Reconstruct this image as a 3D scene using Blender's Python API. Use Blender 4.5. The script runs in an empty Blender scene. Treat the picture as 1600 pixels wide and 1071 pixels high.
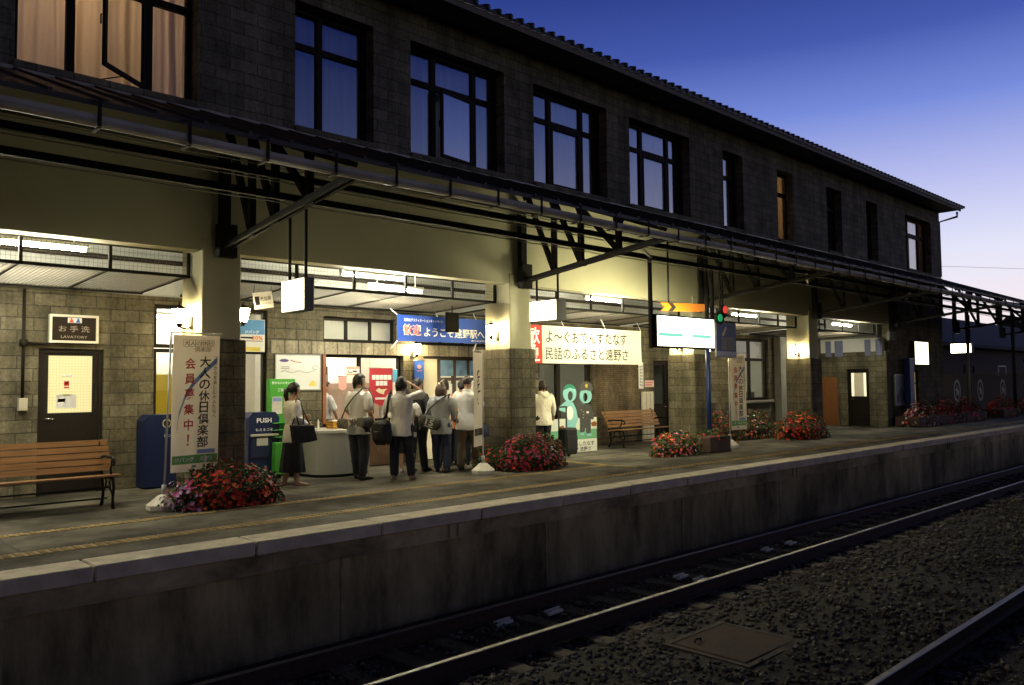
import bpy, math, random
from mathutils import Vector, Matrix, noise
random.seed(11)
S = bpy.context.scene
COL = S.collection
PI = math.pi

# ------------------------------------------------------------------ camera
F, YAW, PIT, ROLL, EYE = 1268.0, 0.7625, 0.05165, -0.01062, 1.55
_f = Vector((math.sin(YAW)*math.cos(PIT), math.cos(YAW)*math.cos(PIT), math.sin(PIT)))
_r = Vector((math.cos(YAW), -math.sin(YAW), 0)); _u = _r.cross(_f)
RT = _r*math.cos(ROLL) + _u*math.sin(ROLL); UP = -_r*math.sin(ROLL) + _u*math.cos(ROLL)
cam = bpy.data.cameras.new('camera'); cam.sensor_width = 36; cam.lens = F/1600*36
cam.clip_start = 0.1; cam.clip_end = 3000
camo = bpy.data.objects.new('camera', cam); COL.objects.link(camo)
camo.matrix_world = Matrix(((RT.x, UP.x, -_f.x, 0), (RT.y, UP.y, -_f.y, 0), (RT.z, UP.z, -_f.z, EYE), (0, 0, 0, 1)))
S.camera = camo
def _ray(a, b): return _f + RT*((a-800)/F) - UP*((b-535.5)/F)
def onY(a, b, Y): d = _ray(a, b); return Vector((0, 0, EYE)) + d*(Y/d.y)
def onX(a, b, X): d = _ray(a, b); return Vector((0, 0, EYE)) + d*(X/d.x)
def onZ(a, b, Z=0): d = _ray(a, b); return Vector((0, 0, EYE)) + d*((Z-EYE)/d.z)

# ------------------------------------------------------------------ world: dusk sky, sun already down
W = bpy.data.worlds.new('World'); S.world = W; W.use_nodes = True
nt = W.node_tree; N = nt.nodes; L = nt.links; N.clear()
def nd(t, **k):
    n = N.new(t)
    for a, b in k.items(): setattr(n, a, b)
    return n
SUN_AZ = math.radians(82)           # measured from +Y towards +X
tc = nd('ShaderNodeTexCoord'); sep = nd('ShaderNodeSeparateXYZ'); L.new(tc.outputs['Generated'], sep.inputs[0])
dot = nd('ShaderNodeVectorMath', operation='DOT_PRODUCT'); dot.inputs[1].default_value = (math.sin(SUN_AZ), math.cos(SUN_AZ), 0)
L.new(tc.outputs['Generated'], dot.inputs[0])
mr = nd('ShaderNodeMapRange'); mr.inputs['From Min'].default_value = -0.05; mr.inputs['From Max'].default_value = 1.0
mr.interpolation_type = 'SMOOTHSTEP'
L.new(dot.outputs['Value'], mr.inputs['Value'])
def ramp(stops):
    r = nd('ShaderNodeValToRGB'); e = r.color_ramp.elements
    while len(e) > 1: e.remove(e[-1])
    for i, (p, c) in enumerate(stops):
        x = e[0] if i == 0 else e.new(p)
        x.position = p; x.color = (*c, 1)
    r.color_ramp.interpolation = 'EASE' if False else 'LINEAR'
    L.new(sep.outputs['Z'], r.inputs[0]); return r
west = ramp([(0.0, (1.10, .92, .86)), (.07, (1.10, .98, 1.02)), (.14, (.92, .93, 1.12)), (.22, (.57, .61, 1.02)), (.30, (.215, .31, .84)), (.37, (.072, .125, .51)),
             (.44, (.032, .064, .33)), (.53, (.015, .03, .13)), (.65, (.007, .010, .03)), (1.0, (.005, .006, .012))])
east = ramp([(0.0, (.42, .31, .19)), (.12, (.24, .19, .135)), (.24, (.040, .045, .095)), (.38, (.013, .027, .145)), (.48, (.013, .026, .15)), (.58, (.008, .013, .05)), (.7, (.006, .008, .02)), (1.0, (.005, .006, .012))])  # warm low stops: added glow that lifts the platform wall and ballast
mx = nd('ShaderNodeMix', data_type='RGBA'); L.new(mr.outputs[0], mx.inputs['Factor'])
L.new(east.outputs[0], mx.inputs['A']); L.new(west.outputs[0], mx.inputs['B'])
sky = nd('ShaderNodeTexSky', sky_type='NISHITA', sun_disc=False)
sky.sun_elevation = math.radians(-4); sky.sun_rotation = SUN_AZ
add = nd('ShaderNodeMix', data_type='RGBA', blend_type='ADD'); add.inputs['Factor'].default_value = 0.02
L.new(mx.outputs['Result'], add.inputs['A']); L.new(sky.outputs[0], add.inputs['B'])
bg = nd('ShaderNodeBackground'); bg.inputs['Strength'].default_value = 0.85
L.new(add.outputs['Result'], bg.inputs['Color'])
wo = nd('ShaderNodeOutputWorld'); L.new(bg.outputs[0], wo.inputs['Surface'])

S.view_settings.view_transform = 'Standard'; S.view_settings.look = 'None'
S.view_settings.exposure = 0.0; S.view_settings.gamma = 1.0
S.render.engine = 'CYCLES'
S.cycles.use_denoising = True
S.cycles.max_bounces = 6; S.cycles.transparent_max_bounces = 16
S.cycles.sample_clamp_indirect = 6.0
S.cycles.caustics_reflective = False; S.cycles.caustics_refractive = False
TUBE_W = 480.0      # radiance of a fluorescent tube
LAMP_W = 190.0       # radiance of a wall lantern's glass

# ------------------------------------------------------------------ materials
MATS = {}
def newmat(name):
    m = bpy.data.materials.new(name); m.use_nodes = True
    return m, m.node_tree, m.node_tree.nodes['Principled BSDF']
def mat(name, col, rough=.6, metal=0.0, var=.12, scale=6.0, bump=0.0, bscale=40.0, spec=.4, aniso=None):
    """plain surface with soft tonal variation of its own"""
    if name in MATS: return MATS[name]
    m, t, p = newmat(name)
    p.inputs['Roughness'].default_value = rough; p.inputs['Metallic'].default_value = metal
    p.inputs['Specular IOR Level'].default_value = spec
    c = t.nodes.new('ShaderNodeTexCoord'); n = t.nodes.new('ShaderNodeTexNoise')
    n.inputs['Scale'].default_value = scale; n.inputs['Detail'].default_value = 6
    mp = t.nodes.new('ShaderNodeMapping'); t.links.new(c.outputs['Object'], mp.inputs[0])
    if aniso: mp.inputs['Scale'].default_value = aniso
    t.links.new(mp.outputs[0], n.inputs['Vector'])
    mixn = t.nodes.new('ShaderNodeMix'); mixn.data_type = 'RGBA'
    mixn.inputs['A'].default_value = (*[max(0, x*(1-var*1.6)) for x in col], 1)
    mixn.inputs['B'].default_value = (*[min(1, x*(1+var)) for x in col], 1)
    t.links.new(n.outputs['Fac'], mixn.inputs['Factor']); t.links.new(mixn.outputs['Result'], p.inputs['Base Color'])
    if bump:
        b = t.nodes.new('ShaderNodeBump'); n2 = t.nodes.new('ShaderNodeTexNoise'); n2.inputs['Scale'].default_value = bscale
        n2.inputs['Detail'].default_value = 4
        t.links.new(c.outputs['Object'], n2.inputs['Vector']); t.links.new(n2.outputs['Fac'], b.inputs['Height'])
        b.inputs['Strength'].default_value = bump; b.inputs['Distance'].default_value = .02
        t.links.new(b.outputs[0], p.inputs['Normal'])
    MATS[name] = m; return m
def emit(name, col, strength, base=None):
    if name in MATS: return MATS[name]
    m, t, p = newmat(name)
    p.inputs['Base Color'].default_value = (*(base or col), 1); p.inputs['Roughness'].default_value = .4
    p.inputs['Emission Color'].default_value = (*col, 1); p.inputs['Emission Strength'].default_value = strength
    MATS[name] = m; return m
def stone(name, c1, c2, mortar, bw=.42, rh=.185, ms=.012, off=.5, vert=False, rough=.85, stain=.5):
    if name in MATS: return MATS[name]
    m, t, p = newmat(name); n_, l_ = t.nodes, t.links
    c = n_.new('ShaderNodeTexCoord'); s = n_.new('ShaderNodeSeparateXYZ'); l_.new(c.outputs['Object'], s.inputs[0])
    a = n_.new('ShaderNodeMath'); a.operation = 'ADD'; l_.new(s.outputs['X'], a.inputs[0]); l_.new(s.outputs['Y'], a.inputs[1])
    cb = n_.new('ShaderNodeCombineXYZ'); l_.new(a.outputs[0], cb.inputs['X']); l_.new(s.outputs['Z'], cb.inputs['Y'])
    b = n_.new('ShaderNodeTexBrick'); l_.new(cb.outputs[0], b.inputs['Vector'])
    b.offset = off; b.inputs['Scale'].default_value = 1; b.inputs['Brick Width'].default_value = bw; b.inputs['Row Height'].default_value = rh
    b.inputs['Mortar Size'].default_value = ms; b.inputs['Mortar Smooth'].default_value = .35; b.inputs['Bias'].default_value = 0
    b.inputs['Color1'].default_value = (*c1, 1); b.inputs['Color2'].default_value = (*c2, 1); b.inputs['Mortar'].default_value = (*mortar, 1)
    n = n_.new('ShaderNodeTexNoise'); n.inputs['Scale'].default_value = 1.7; n.inputs['Detail'].default_value = 8; n.inputs['Roughness'].default_value = .65
    l_.new(c.outputs['Object'], n.inputs['Vector'])
    r = n_.new('ShaderNodeMapRange'); r.inputs['From Min'].default_value = .3; r.inputs['From Max'].default_value = .7
    r.inputs['To Min'].default_value = 1-stain; r.inputs['To Max'].default_value = 1+stain*.35; l_.new(n.outputs['Fac'], r.inputs['Value'])
    n2 = n_.new('ShaderNodeTexNoise'); n2.inputs['Scale'].default_value = 22; n2.inputs['Detail'].default_value = 6; l_.new(c.outputs['Object'], n2.inputs['Vector'])
    r2 = n_.new('ShaderNodeMapRange'); r2.inputs['From Min'].default_value = .3; r2.inputs['From Max'].default_value = .7
    r2.inputs['To Min'].default_value = .72; r2.inputs['To Max'].default_value = 1.15; l_.new(n2.outputs['Fac'], r2.inputs['Value'])
    mp3 = n_.new('ShaderNodeMapping'); mp3.inputs['Scale'].default_value = (3.2, 3.2, .22); l_.new(c.outputs['Object'], mp3.inputs[0])
    n3 = n_.new('ShaderNodeTexNoise'); n3.inputs['Scale'].default_value = 1; n3.inputs['Detail'].default_value = 7; n3.inputs['Roughness'].default_value = .7; l_.new(mp3.outputs[0], n3.inputs[0])
    r3 = n_.new('ShaderNodeMapRange'); r3.inputs['From Min'].default_value = .38; r3.inputs['From Max'].default_value = .6; r3.inputs['To Min'].default_value = .62; r3.inputs['To Max'].default_value = 1.08; l_.new(n3.outputs['Fac'], r3.inputs['Value'])
    mu0 = n_.new('ShaderNodeMath'); mu0.operation = 'MULTIPLY'; l_.new(r.outputs[0], mu0.inputs[0]); l_.new(r3.outputs[0], mu0.inputs[1])
    mu = n_.new('ShaderNodeMath'); mu.operation = 'MULTIPLY'; l_.new(mu0.outputs[0], mu.inputs[0]); l_.new(r2.outputs[0], mu.inputs[1])
    vm = n_.new('ShaderNodeVectorMath'); vm.operation = 'SCALE'; l_.new(b.outputs['Color'], vm.inputs[0]); l_.new(mu.outputs[0], vm.inputs['Scale'])
    l_.new(vm.outputs[0], p.inputs['Base Color']); p.inputs['Roughness'].default_value = rough; p.inputs['Specular IOR Level'].default_value = .25
    h = n_.new('ShaderNodeMath'); h.operation = 'MULTIPLY_ADD'; l_.new(b.outputs['Fac'], h.inputs[0]); h.inputs[1].default_value = -1.0
    l_.new(n2.outputs['Fac'], h.inputs[2])
    bp = n_.new('ShaderNodeBump'); bp.inputs['Strength'].default_value = .75; bp.inputs['Distance'].default_value = .012
    l_.new(h.outputs[0], bp.inputs['Height']); l_.new(bp.outputs[0], p.inputs['Normal'])
    MATS[name] = m; return m
def glass(name, tint=(1, 1, 1), refl=.25, rough=.0):
    """thin window pane: lets light through, mirrors the sky more at a slant"""
    if name in MATS: return MATS[name]
    m = bpy.data.materials.new(name); m.use_nodes = True; t = m.node_tree; t.nodes.clear()
    tr = t.nodes.new('ShaderNodeBsdfTransparent'); tr.inputs[0].default_value = (*tint, 1)
    gl = t.nodes.new('ShaderNodeBsdfGlossy'); gl.inputs['Roughness'].default_value = rough; gl.inputs['Color'].default_value = (.95, .97, 1, 1)
    ge = t.nodes.new('ShaderNodeNewGeometry'); dt = t.nodes.new('ShaderNodeVectorMath'); dt.operation = 'DOT_PRODUCT'
    t.links.new(ge.outputs['Normal'], dt.inputs[0]); t.links.new(ge.outputs['Incoming'], dt.inputs[1])
    def mth(op, a, b):
        n = t.nodes.new('ShaderNodeMath'); n.operation = op
        for k, v in ((0, a), (1, b)):
            if v is None: continue
            if isinstance(v, (int, float)): n.inputs[k].default_value = v
            else: t.links.new(v, n.inputs[k])
        return n.outputs[0]
    sc = mth('POWER', mth('SUBTRACT', 1.0, mth('ABSOLUTE', dt.outputs['Value'], None)), 5.0)
    fr = mth('ADD', mth('MULTIPLY', sc, 1.0-refl), refl)
    mx_ = t.nodes.new('ShaderNodeMixShader'); o = t.nodes.new('ShaderNodeOutputMaterial')
    t.links.new(fr, mx_.inputs[0]); t.links.new(tr.outputs[0], mx_.inputs[1]); t.links.new(gl.outputs[0], mx_.inputs[2])
    t.links.new(mx_.outputs[0], o.inputs[0]); MATS[name] = m; return m
def cloth(name, col, trans=.35):
    if name in MATS: return MATS[name]
    m = bpy.data.materials.new(name); m.use_nodes = True; t = m.node_tree; t.nodes.clear()
    d = t.nodes.new('ShaderNodeBsdfDiffuse'); d.inputs[0].default_value = (*col, 1)
    tl = t.nodes.new('ShaderNodeBsdfTranslucent'); tl.inputs[0].default_value = (*col, 1)
    mx_ = t.nodes.new('ShaderNodeMixShader'); mx_.inputs[0].default_value = trans; o = t.nodes.new('ShaderNodeOutputMaterial')
    t.links.new(d.outputs[0], mx_.inputs[1]); t.links.new(tl.outputs[0], mx_.inputs[2]); t.links.new(mx_.outputs[0], o.inputs[0])
    MATS[name] = m; return m

M_block = stone('stone_block', (.135, .118, .076), (.205, .182, .122), (.085, .074, .052), ms=.009)
M_upper = stone('upper_stone', (.17, .165, .12), (.26, .248, .185), (.115, .11, .083), ms=.010)
M_lintel = stone('lintel_stone', (.33, .29, .21), (.40, .355, .26), (.15, .13, .10), bw=.27, rh=.9, off=0)
M_fine = stone('fine_brown_tile', (.16, .12, .075), (.20, .15, .095), (.10, .08, .055), bw=.10, rh=.05, ms=.006)
M_plaster = mat('cream_plaster', (.48, .455, .31), .8, var=.10, scale=1.4, bump=.12, bscale=30)
M_white = mat('white_paint', (.78, .77, .72), .55, var=.06, scale=2)
M_offw = mat('warm_white_wall', (.76, .70, .56), .7, var=.06, scale=2)
M_black = mat('black_steel', (.013, .012, .011), .75, .0, var=.3, bump=.05, spec=.2)
M_dark = mat('dark_brown_frame', (.017, .013, .010), .65, var=.2, spec=.15)
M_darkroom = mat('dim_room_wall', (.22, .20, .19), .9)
M_steel = mat('galvanised_steel', (.42, .42, .40), .42, .75, var=.25, scale=3)
M_gutter = mat('grey_gutter_metal', (.42, .42, .40), .65, .0, var=.45, scale=2.5)
M_roofmetal = mat('dark_roof_sheet', (.05, .048, .045), .55, .2, var=.3)
M_tile = mat('dark_roof_tile', (.035, .034, .036), .5, var=.3)
M_glass = glass('window_glass', (.97, .98, 1), .04)
M_glass_up = glass('coated_window_glass', (.97, .98, .99), .19)
M_red = mat('red_paint', (.55, .03, .025), .5); M_blk = mat('black_ink', (.012, .012, .014), .6, var=0)
M_wht = mat('white_ink', (.85, .85, .84), .6, var=0)

# ------------------------------------------------------------------ mesh helper
class MB:
    turn = False                       # build facing -X instead of -Y
    def __init__(s, o=(0, 0, 0)): s.v = []; s.f = []; s.m = []; s.o = Vector(o); s.sm = []
    def add(s, vs, fs, mi=0, smooth=False):
        n = len(s.v); s.v.extend([Vector(v) for v in vs])
        for f in fs: s.f.append([i+n for i in f]); s.m.append(mi); s.sm.append(smooth)
        return s
    def box(s, x0, x1, y0, y1, z0, z1, mi=0):
        return s.add([(x0, y0, z0), (x1, y0, z0), (x1, y1, z0), (x0, y1, z0), (x0, y0, z1), (x1, y0, z1), (x1, y1, z1), (x0, y1, z1)],
                     [(0, 3, 2, 1), (4, 5, 6, 7), (0, 1, 5, 4), (1, 2, 6, 5), (2, 3, 7, 6), (3, 0, 4, 7)], mi)
    def obox(s, c, ax, ay, az, mi=0):
        """box from its centre and three half-extent vectors"""
        c, ax, ay, az = Vector(c), Vector(ax), Vector(ay), Vector(az)
        if ax.cross(ay).dot(az) < 0: ax = -ax
        vs = [c+i*ax+j*ay+k*az for k in (-1, 1) for i, j in ((-1, -1), (1, -1), (1, 1), (-1, 1))]
        return s.add(vs, [(0, 3, 2, 1), (4, 5, 6, 7), (0, 1, 5, 4), (1, 2, 6, 5), (2, 3, 7, 6), (3, 0, 4, 7)], mi)
    def bar(s, a, b, w, h=None, mi=0, up=(0, 0, 1)):
        a, b = Vector(a), Vector(b); d = (b-a); h = w if h is None else h
        sd = d.cross(Vector(up))
        if sd.length < 1e-6: sd = d.cross(Vector((0, 1, 0)))
        sd.normalize(); u_ = sd.cross(d).normalized()
        return s.obox((a+b)/2, d/2, sd*w/2, u_*h/2, mi)
    def bbox(s, x0, x1, y0, y1, z0, z1, b=.01, mi=0):
        """box with chamfered edges"""
        vs = []; idx = {}
        c = ((x0+x1)/2, (y0+y1)/2, (z0+z1)/2); h = ((x1-x0)/2, (y1-y0)/2, (z1-z0)/2)
        for sx in (-1, 1):
            for sy in (-1, 1):
                for sz in (-1, 1):
                    for k in range(3):
                        hh = [h[i]-(0 if i == k else b) for i in range(3)]
                        idx[(sx, sy, sz, k)] = len(vs); vs.append((c[0]+sx*hh[0], c[1]+sy*hh[1], c[2]+sz*hh[2]))
        fs = []
        for k in range(3):
            i, j = [(1, 2), (2, 0), (0, 1)][k]
            for sg in (-1, 1):
                q = []
                for a, bb in ((-1, -1), (1, -1), (1, 1), (-1, 1)):
                    t = [0, 0, 0]; t[k] = sg; t[i] = a; t[j] = bb; q.append(idx[(*t, k)])
                fs.append(q if sg > 0 else q[::-1])
        for k in range(3):
            i, j = [(1, 2), (2, 0), (0, 1)][k]
            for a in (-1, 1):
                for bb in (-1, 1):
                    t = [0, 0, 0]; t[i] = a; t[j] = bb
                    t0 = t[:]; t0[k] = -1; t1 = t[:]; t1[k] = 1
                    q = [idx[(*t0, i)], idx[(*t1, i)], idx[(*t1, j)], idx[(*t0, j)]]
                    fs.append(q if a*bb < 0 else q[::-1])
        for sx in (-1, 1):
            for sy in (-1, 1):
                for sz in (-1, 1):
                    q = [idx[(sx, sy, sz, k)] for k in range(3)]
                    fs.append(q if sx*sy*sz > 0 else q[::-1])
        return s.add(vs, fs, mi)
    def tube(s, path, r, n=8, mi=0, cap=True, smooth=True):
        path = [Vector(p) for p in path]; rs = r if isinstance(r, (list, tuple)) else [r]*len(path)
        vs = []; ref = None
        for i, p in enumerate(path):
            d = (path[min(i+1, len(path)-1)]-path[max(i-1, 0)]).normalized()
            if ref is None:
                ref = d.cross(Vector((0, 0, 1)))
                if ref.length < 1e-3: ref = d.cross(Vector((1, 0, 0)))
            ref = (ref-d*ref.dot(d)).normalized(); b = d.cross(ref)
            for k in range(n):
                a = 2*PI*k/n; vs.append(p+(ref*math.cos(a)+b*math.sin(a))*rs[i])
        fs = [(i*n+k, i*n+(k+1) % n, (i+1)*n+(k+1) % n, (i+1)*n+k) for i in range(len(path)-1) for k in range(n)]
        if cap: fs += [tuple(range(n))[::-1], tuple((len(path)-1)*n+k for k in range(n))]
        return s.add(vs, fs, mi, smooth)
    def lathe(s, prof, c, n=16, mi=0, smooth=True, ax=None):
        """profile of (radius, height) turned about the vertical through c"""
        c = Vector(c); vs = []
        for r_, z in prof:
            for k in range(n):
                a = 2*PI*(k+.5)/n; vs.append(c+Vector((r_*math.cos(a), r_*math.sin(a), z)))
        fs = [(i*n+k, i*n+(k+1) % n, (i+1)*n+(k+1) % n, (i+1)*n+k) for i in range(len(prof)-1) for k in range(n)]
        fs += [tuple(range(n))[::-1], tuple((len(prof)-1)*n+k for k in range(n))]
        return s.add(vs, fs, mi, smooth)
    def prism(s, poly, o, ax, ay, dep, mi=0):
        """2D outline in the plane (ax, ay) through o, pushed along dep"""
        o, ax, ay, dep = Vector(o), Vector(ax), Vector(ay), Vector(dep); n = len(poly)
        a = [o+ax*x+ay*y for x, y in poly]; vs = a+[p+dep for p in a]
        return s.add(vs, [tuple(range(n)), tuple(range(n, 2*n))[::-1]]+[(i, n+i, n+(i+1) % n, (i+1) % n) for i in range(n)], mi)
    def quad(s, a, b, c, d, mi=0): return s.add([a, b, c, d], [(0, 1, 2, 3)], mi)
    def ell(s, c, rx, ry, rz, n=12, mi=0, M=None):
        c = Vector(c); vs = []; m = n//2
        for i in range(1, m):
            t = PI*i/m
            for k in range(n):
                a = 2*PI*k/n; v = Vector((rx*math.sin(t)*math.cos(a), ry*math.sin(t)*math.sin(a), rz*math.cos(t)))
                vs.append(c+(M @ v if M else v))
        for z in (rz, -rz):
            v = Vector((0, 0, z)); vs.append(c+(M @ v if M else v))
        q = (m-1)*n
        fs = [(i*n+k, (i+1)*n+k, (i+1)*n+(k+1) % n, i*n+(k+1) % n) for i in range(m-2) for k in range(n)]
        fs += [(q, k, (k+1) % n) for k in range(n)]+[(q+1, (m-2)*n+(k+1) % n, (m-2)*n+k) for k in range(n)]
        return s.add(vs, fs, mi, True)
    def build(s, name, mats, parent=None, matrix=None):
        me = bpy.data.meshes.new(name)
        vs = [(Vector((v.y, -v.x, v.z)) if MB.turn else v)-s.o for v in s.v]
        me.from_pydata([tuple(v) for v in vs], [], s.f)
        for m in (mats if isinstance(mats, (list, tuple)) else [mats]): me.materials.append(m)
        me.polygons.foreach_set('material_index', s.m); me.polygons.foreach_set('use_smooth', s.sm)
        me.update()
        o = bpy.data.objects.new(name, me); COL.objects.link(o)
        if parent: o.parent = parent
        else: o.location = s.o
        if matrix is not None: o.matrix_world = matrix
        return o
def tag(o, label=None, cat=None, group=None, kind=None):
    for k, v in (('label', label), ('category', cat), ('group', group), ('kind', kind)):
        if v: o[k] = v
    return o
def thing(name, loc, label, cat, group=None, rz=0):
    e = bpy.data.objects.new(name, None); COL.objects.link(e); e.location = loc; e.rotation_euler = (0, 0, rz)
    e.empty_display_size = .2
    return tag(e, label, cat, group)
def copy_thing(o, loc, label=None, rz=None, parent=None):
    c = o.copy(); COL.objects.link(c)
    if parent is not None: c.parent = parent
    else:
        c.location = loc
        if rz is not None: c.rotation_euler = (0, 0, rz)
    if label: c['label'] = label
    for ch in list(o.children): copy_thing(ch, None, None, None, c)
    return c
_tc = {}
def glyphs(s, bold=0.0):
    if (s, bold) in _tc: return _tc[(s, bold)]
    cu = bpy.data.curves.new('lettering', 'FONT'); cu.body = s; cu.size = 1; cu.offset = bold; cu.resolution_u = 2
    ob = bpy.data.objects.new('lettering', cu); COL.objects.link(ob)
    dg = bpy.context.evaluated_depsgraph_get(); ev = ob.evaluated_get(dg); me = ev.to_mesh()
    vs = [(v.co.x, v.co.y) for v in me.vertices]; fs = [tuple(p.vertices) for p in me.polygons]
    ev.to_mesh_clear(); bpy.data.objects.remove(ob); bpy.data.curves.remove(cu)
    _tc[(s, bold)] = (vs, fs); return vs, fs
def text(mb, s, c, ax, ay, h, w=None, bold=.012, mi=0, wmax=None):
    """lettering centred at c, ax along the line, ay up; h is the height of the letters"""
    vs, fs = glyphs(s, bold)
    if not vs: return mb
    x0, x1 = min(v[0] for v in vs), max(v[0] for v in vs); y0, y1 = min(v[1] for v in vs), max(v[1] for v in vs)
    sy = h/max(y1-y0, 1e-6) if len(s) > 1 else h/.9
    if len(s) == 1 and w is None: sy = h/max(y1-y0, x1-x0, .45)
    sx = sy if w is None else w/max(x1-x0, 1e-6)
    if wmax and (x1-x0)*sx > wmax: sx = wmax/(x1-x0)
    c, ax, ay = Vector(c), Vector(ax).normalized(), Vector(ay).normalized()
    return mb.add([c+ax*((v[0]-(x0+x1)/2)*sx)+ay*((v[1]-(y0+y1)/2)*sy) for v in vs], fs, mi)
def column(mb, s, top, ax, ay, size, pitch, bold=.02, mi=0):
    for i, ch in enumerate(s):
        if ch == ' ': continue
        text(mb, ch, Vector(top)-Vector(ay).normalized()*(pitch*(i+.5)), ax, ay, size, None, bold, mi)
    return mb
XA, YA, ZA = Vector((1, 0, 0)), Vector((0, 1, 0)), Vector((0, 0, 1))

# ================================================================== ground, platform, track
PE = 7.70                                   # platform edge
ZB = -1.2                                   # ballast level
g = MB()
nx, ny = 170, 120
def gx(i): return -30+230*(i/nx)**1.5
gv = []
for j in range(ny+1):
    y = -25+33.0*j/ny
    for i in range(nx+1):
        x = gx(i); gv.append((x, y, ZB+.05*noise.noise(Vector((x*.9, y*.9, 0)))+(.07*math.exp(-((y-4.4)/.7)**2))))
g.add(gv, [(j*(nx+1)+i, j*(nx+1)+i+1, (j+1)*(nx+1)+i+1, (j+1)*(nx+1)+i) for j in range(ny) for i in range(nx)])
M_ball = mat('ballast_bed', (.036, .030, .024), .95, var=.9, scale=9, bump=.9, bscale=34)
tag(g.build('ballast_ground', M_ball), kind='structure')
e = MB(); e.quad((-900, -900, ZB-.25), (1500, -900, ZB-.25), (1500, 1500, ZB-.25), (-900, 1500, ZB-.25))
tag(e.build('ground', mat('bare_earth', (.05, .047, .04), .95, var=.4, scale=.3)), kind='structure')
# loose stones: nobody could count them
ico = [(0, 0, -1), (.72, -.53, -.45), (-.28, -.85, -.45), (-.89, 0, -.45), (-.28, .85, -.45), (.72, .53, -.45),
       (.28, -.85, .45), (-.72, -.53, .45), (-.72, .53, .45), (.28, .85, .45), (.89, 0, .45), (0, 0, 1)]
icf = [(0, 1, 2), (1, 0, 5), (0, 2, 3), (0, 3, 4), (0, 4, 5), (1, 5, 10), (2, 1, 6), (3, 2, 7), (4, 3, 8), (5, 4, 9), (1, 10, 6), (2, 6, 7),
       (3, 7, 8), (4, 8, 9), (5, 9, 10), (6, 10, 11), (7, 6, 11), (8, 7, 11), (9, 8, 11), (10, 9, 11)]
sv, sf, sm_ = [], [], []
rs = random.Random(5); nst = 0
while nst < 26000:
    x = 1.5+30*rs.random()**2.0; y = 1.2+6.3*rs.random()
    if 6.9 < x < 8.1 and 4.1 < y < 5.1: continue
    if min(abs(y-6.03), abs(y-7.1), abs(y-3.0)) < .07: continue
    r_ = rs.uniform(.012, .032)*(1+.025*x); n0 = len(sv); a = rs.random()*6.28; ca, sa = math.cos(a), math.sin(a)
    zz = ZB+.07*math.exp(-((y-4.4)/.7)**2)+.05*noise.noise(Vector((x*.9, y*.9, 0)))+r_*.45
    kx, ky, kz = rs.uniform(.7, 1.35), rs.uniform(.7, 1.2), rs.uniform(.5, .9)
    for p in ico:
        q = rs.uniform(.8, 1.15)
        sv.append((x+r_*q*(p[0]*kx*ca-p[1]*ky*sa), y+r_*q*(p[0]*kx*sa+p[1]*ky*ca), zz+r_*q*p[2]*kz))
    mi = rs.choice((0, 0, 0, 1, 1, 2))
    sf += [tuple(i+n0 for i in f) for f in icf]; sm_ += [mi]*20; nst += 1
me = bpy.data.meshes.new('ballast_stones'); me.from_pydata(sv, [], sf)
for m in (mat('stone_brown', (.07, .055, .042), .9, var=.3, scale=30), mat('stone_grey', (.085, .078, .068), .9, var=.3, scale=30), mat('stone_pale', (.17, .155, .135), .9, var=.3, scale=30)):
    me.materials.append(m)
me.polygons.foreach_set('material_index', sm_)
so = bpy.data.objects.new('ballast_stones', me); COL.objects.link(so); tag(so, kind='stuff')

def rail(y, label):
    m = MB((0, y, ZB))
    prof = [(-.062, 0), (.062, 0), (.062, .012), (.012, .03), (.01, .12), (.033, .13), (.033, .158), (.026, .165), (-.026, .165), (-.033, .158), (-.033, .13), (-.01, .12), (-.012, .03), (-.062, .012)]
    xs = [-30+i*10 for i in range(24)]
    base = len(m.v); n = len(prof)
    for x in xs: m.v += [Vector((x, y+p[0], ZB+.02+p[1])) for p in prof]
    for i in range(len(xs)-1):
        for k in range(n):
            k2 = (k+1) % n; top = prof[k][1] >= .158 and prof[k2][1] >= .158
            m.f.append([i*n+k, (i+1)*n+k, (i+1)*n+k2, i*n+k2]); m.m.append(1 if top else 0); m.sm.append(False)
    tag(m.build('rail', [mat('rusty_rail_side', (.075, .042, .026), .8, .2, var=.4, scale=14), mat('polished_rail_head', (.27, .245, .22), .5, .95, var=.15, scale=5)]),
        label, 'rail', 'rails')
rail(7.1, 'steel rail running closest beneath the platform wall')
rail(6.03, 'bright steel rail of the near track, beside the wide ballast strip and the rusty cover')
rail(3.0, 'single steel rail crossing the lower right corner')
rail(1.93, 'steel rail of the second track beside the opposite platform')
# sleepers
sl = MB((0, 6.56, ZB)); sl.bbox(-.11, .11, 5.6, 7.5, ZB-.14, ZB+.025, .015)
M_sleep = mat('weathered_sleeper_wood', (.085, .068, .05), .9, var=.4, scale=9, bump=.4, aniso=(1, .2, 1))
proto = tag(sl.build('sleeper', M_sleep), 'weathered timber sleeper under the two rails beside the platform', 'sleeper', 'sleepers of the near track')
proto.location = (1.2, 6.56, ZB)
for i in range(1, 66):
    c = proto.copy(); COL.objects.link(c); c.location = (1.2+.62*i, 6.56+rs.uniform(-.03, .03), ZB)
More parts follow.
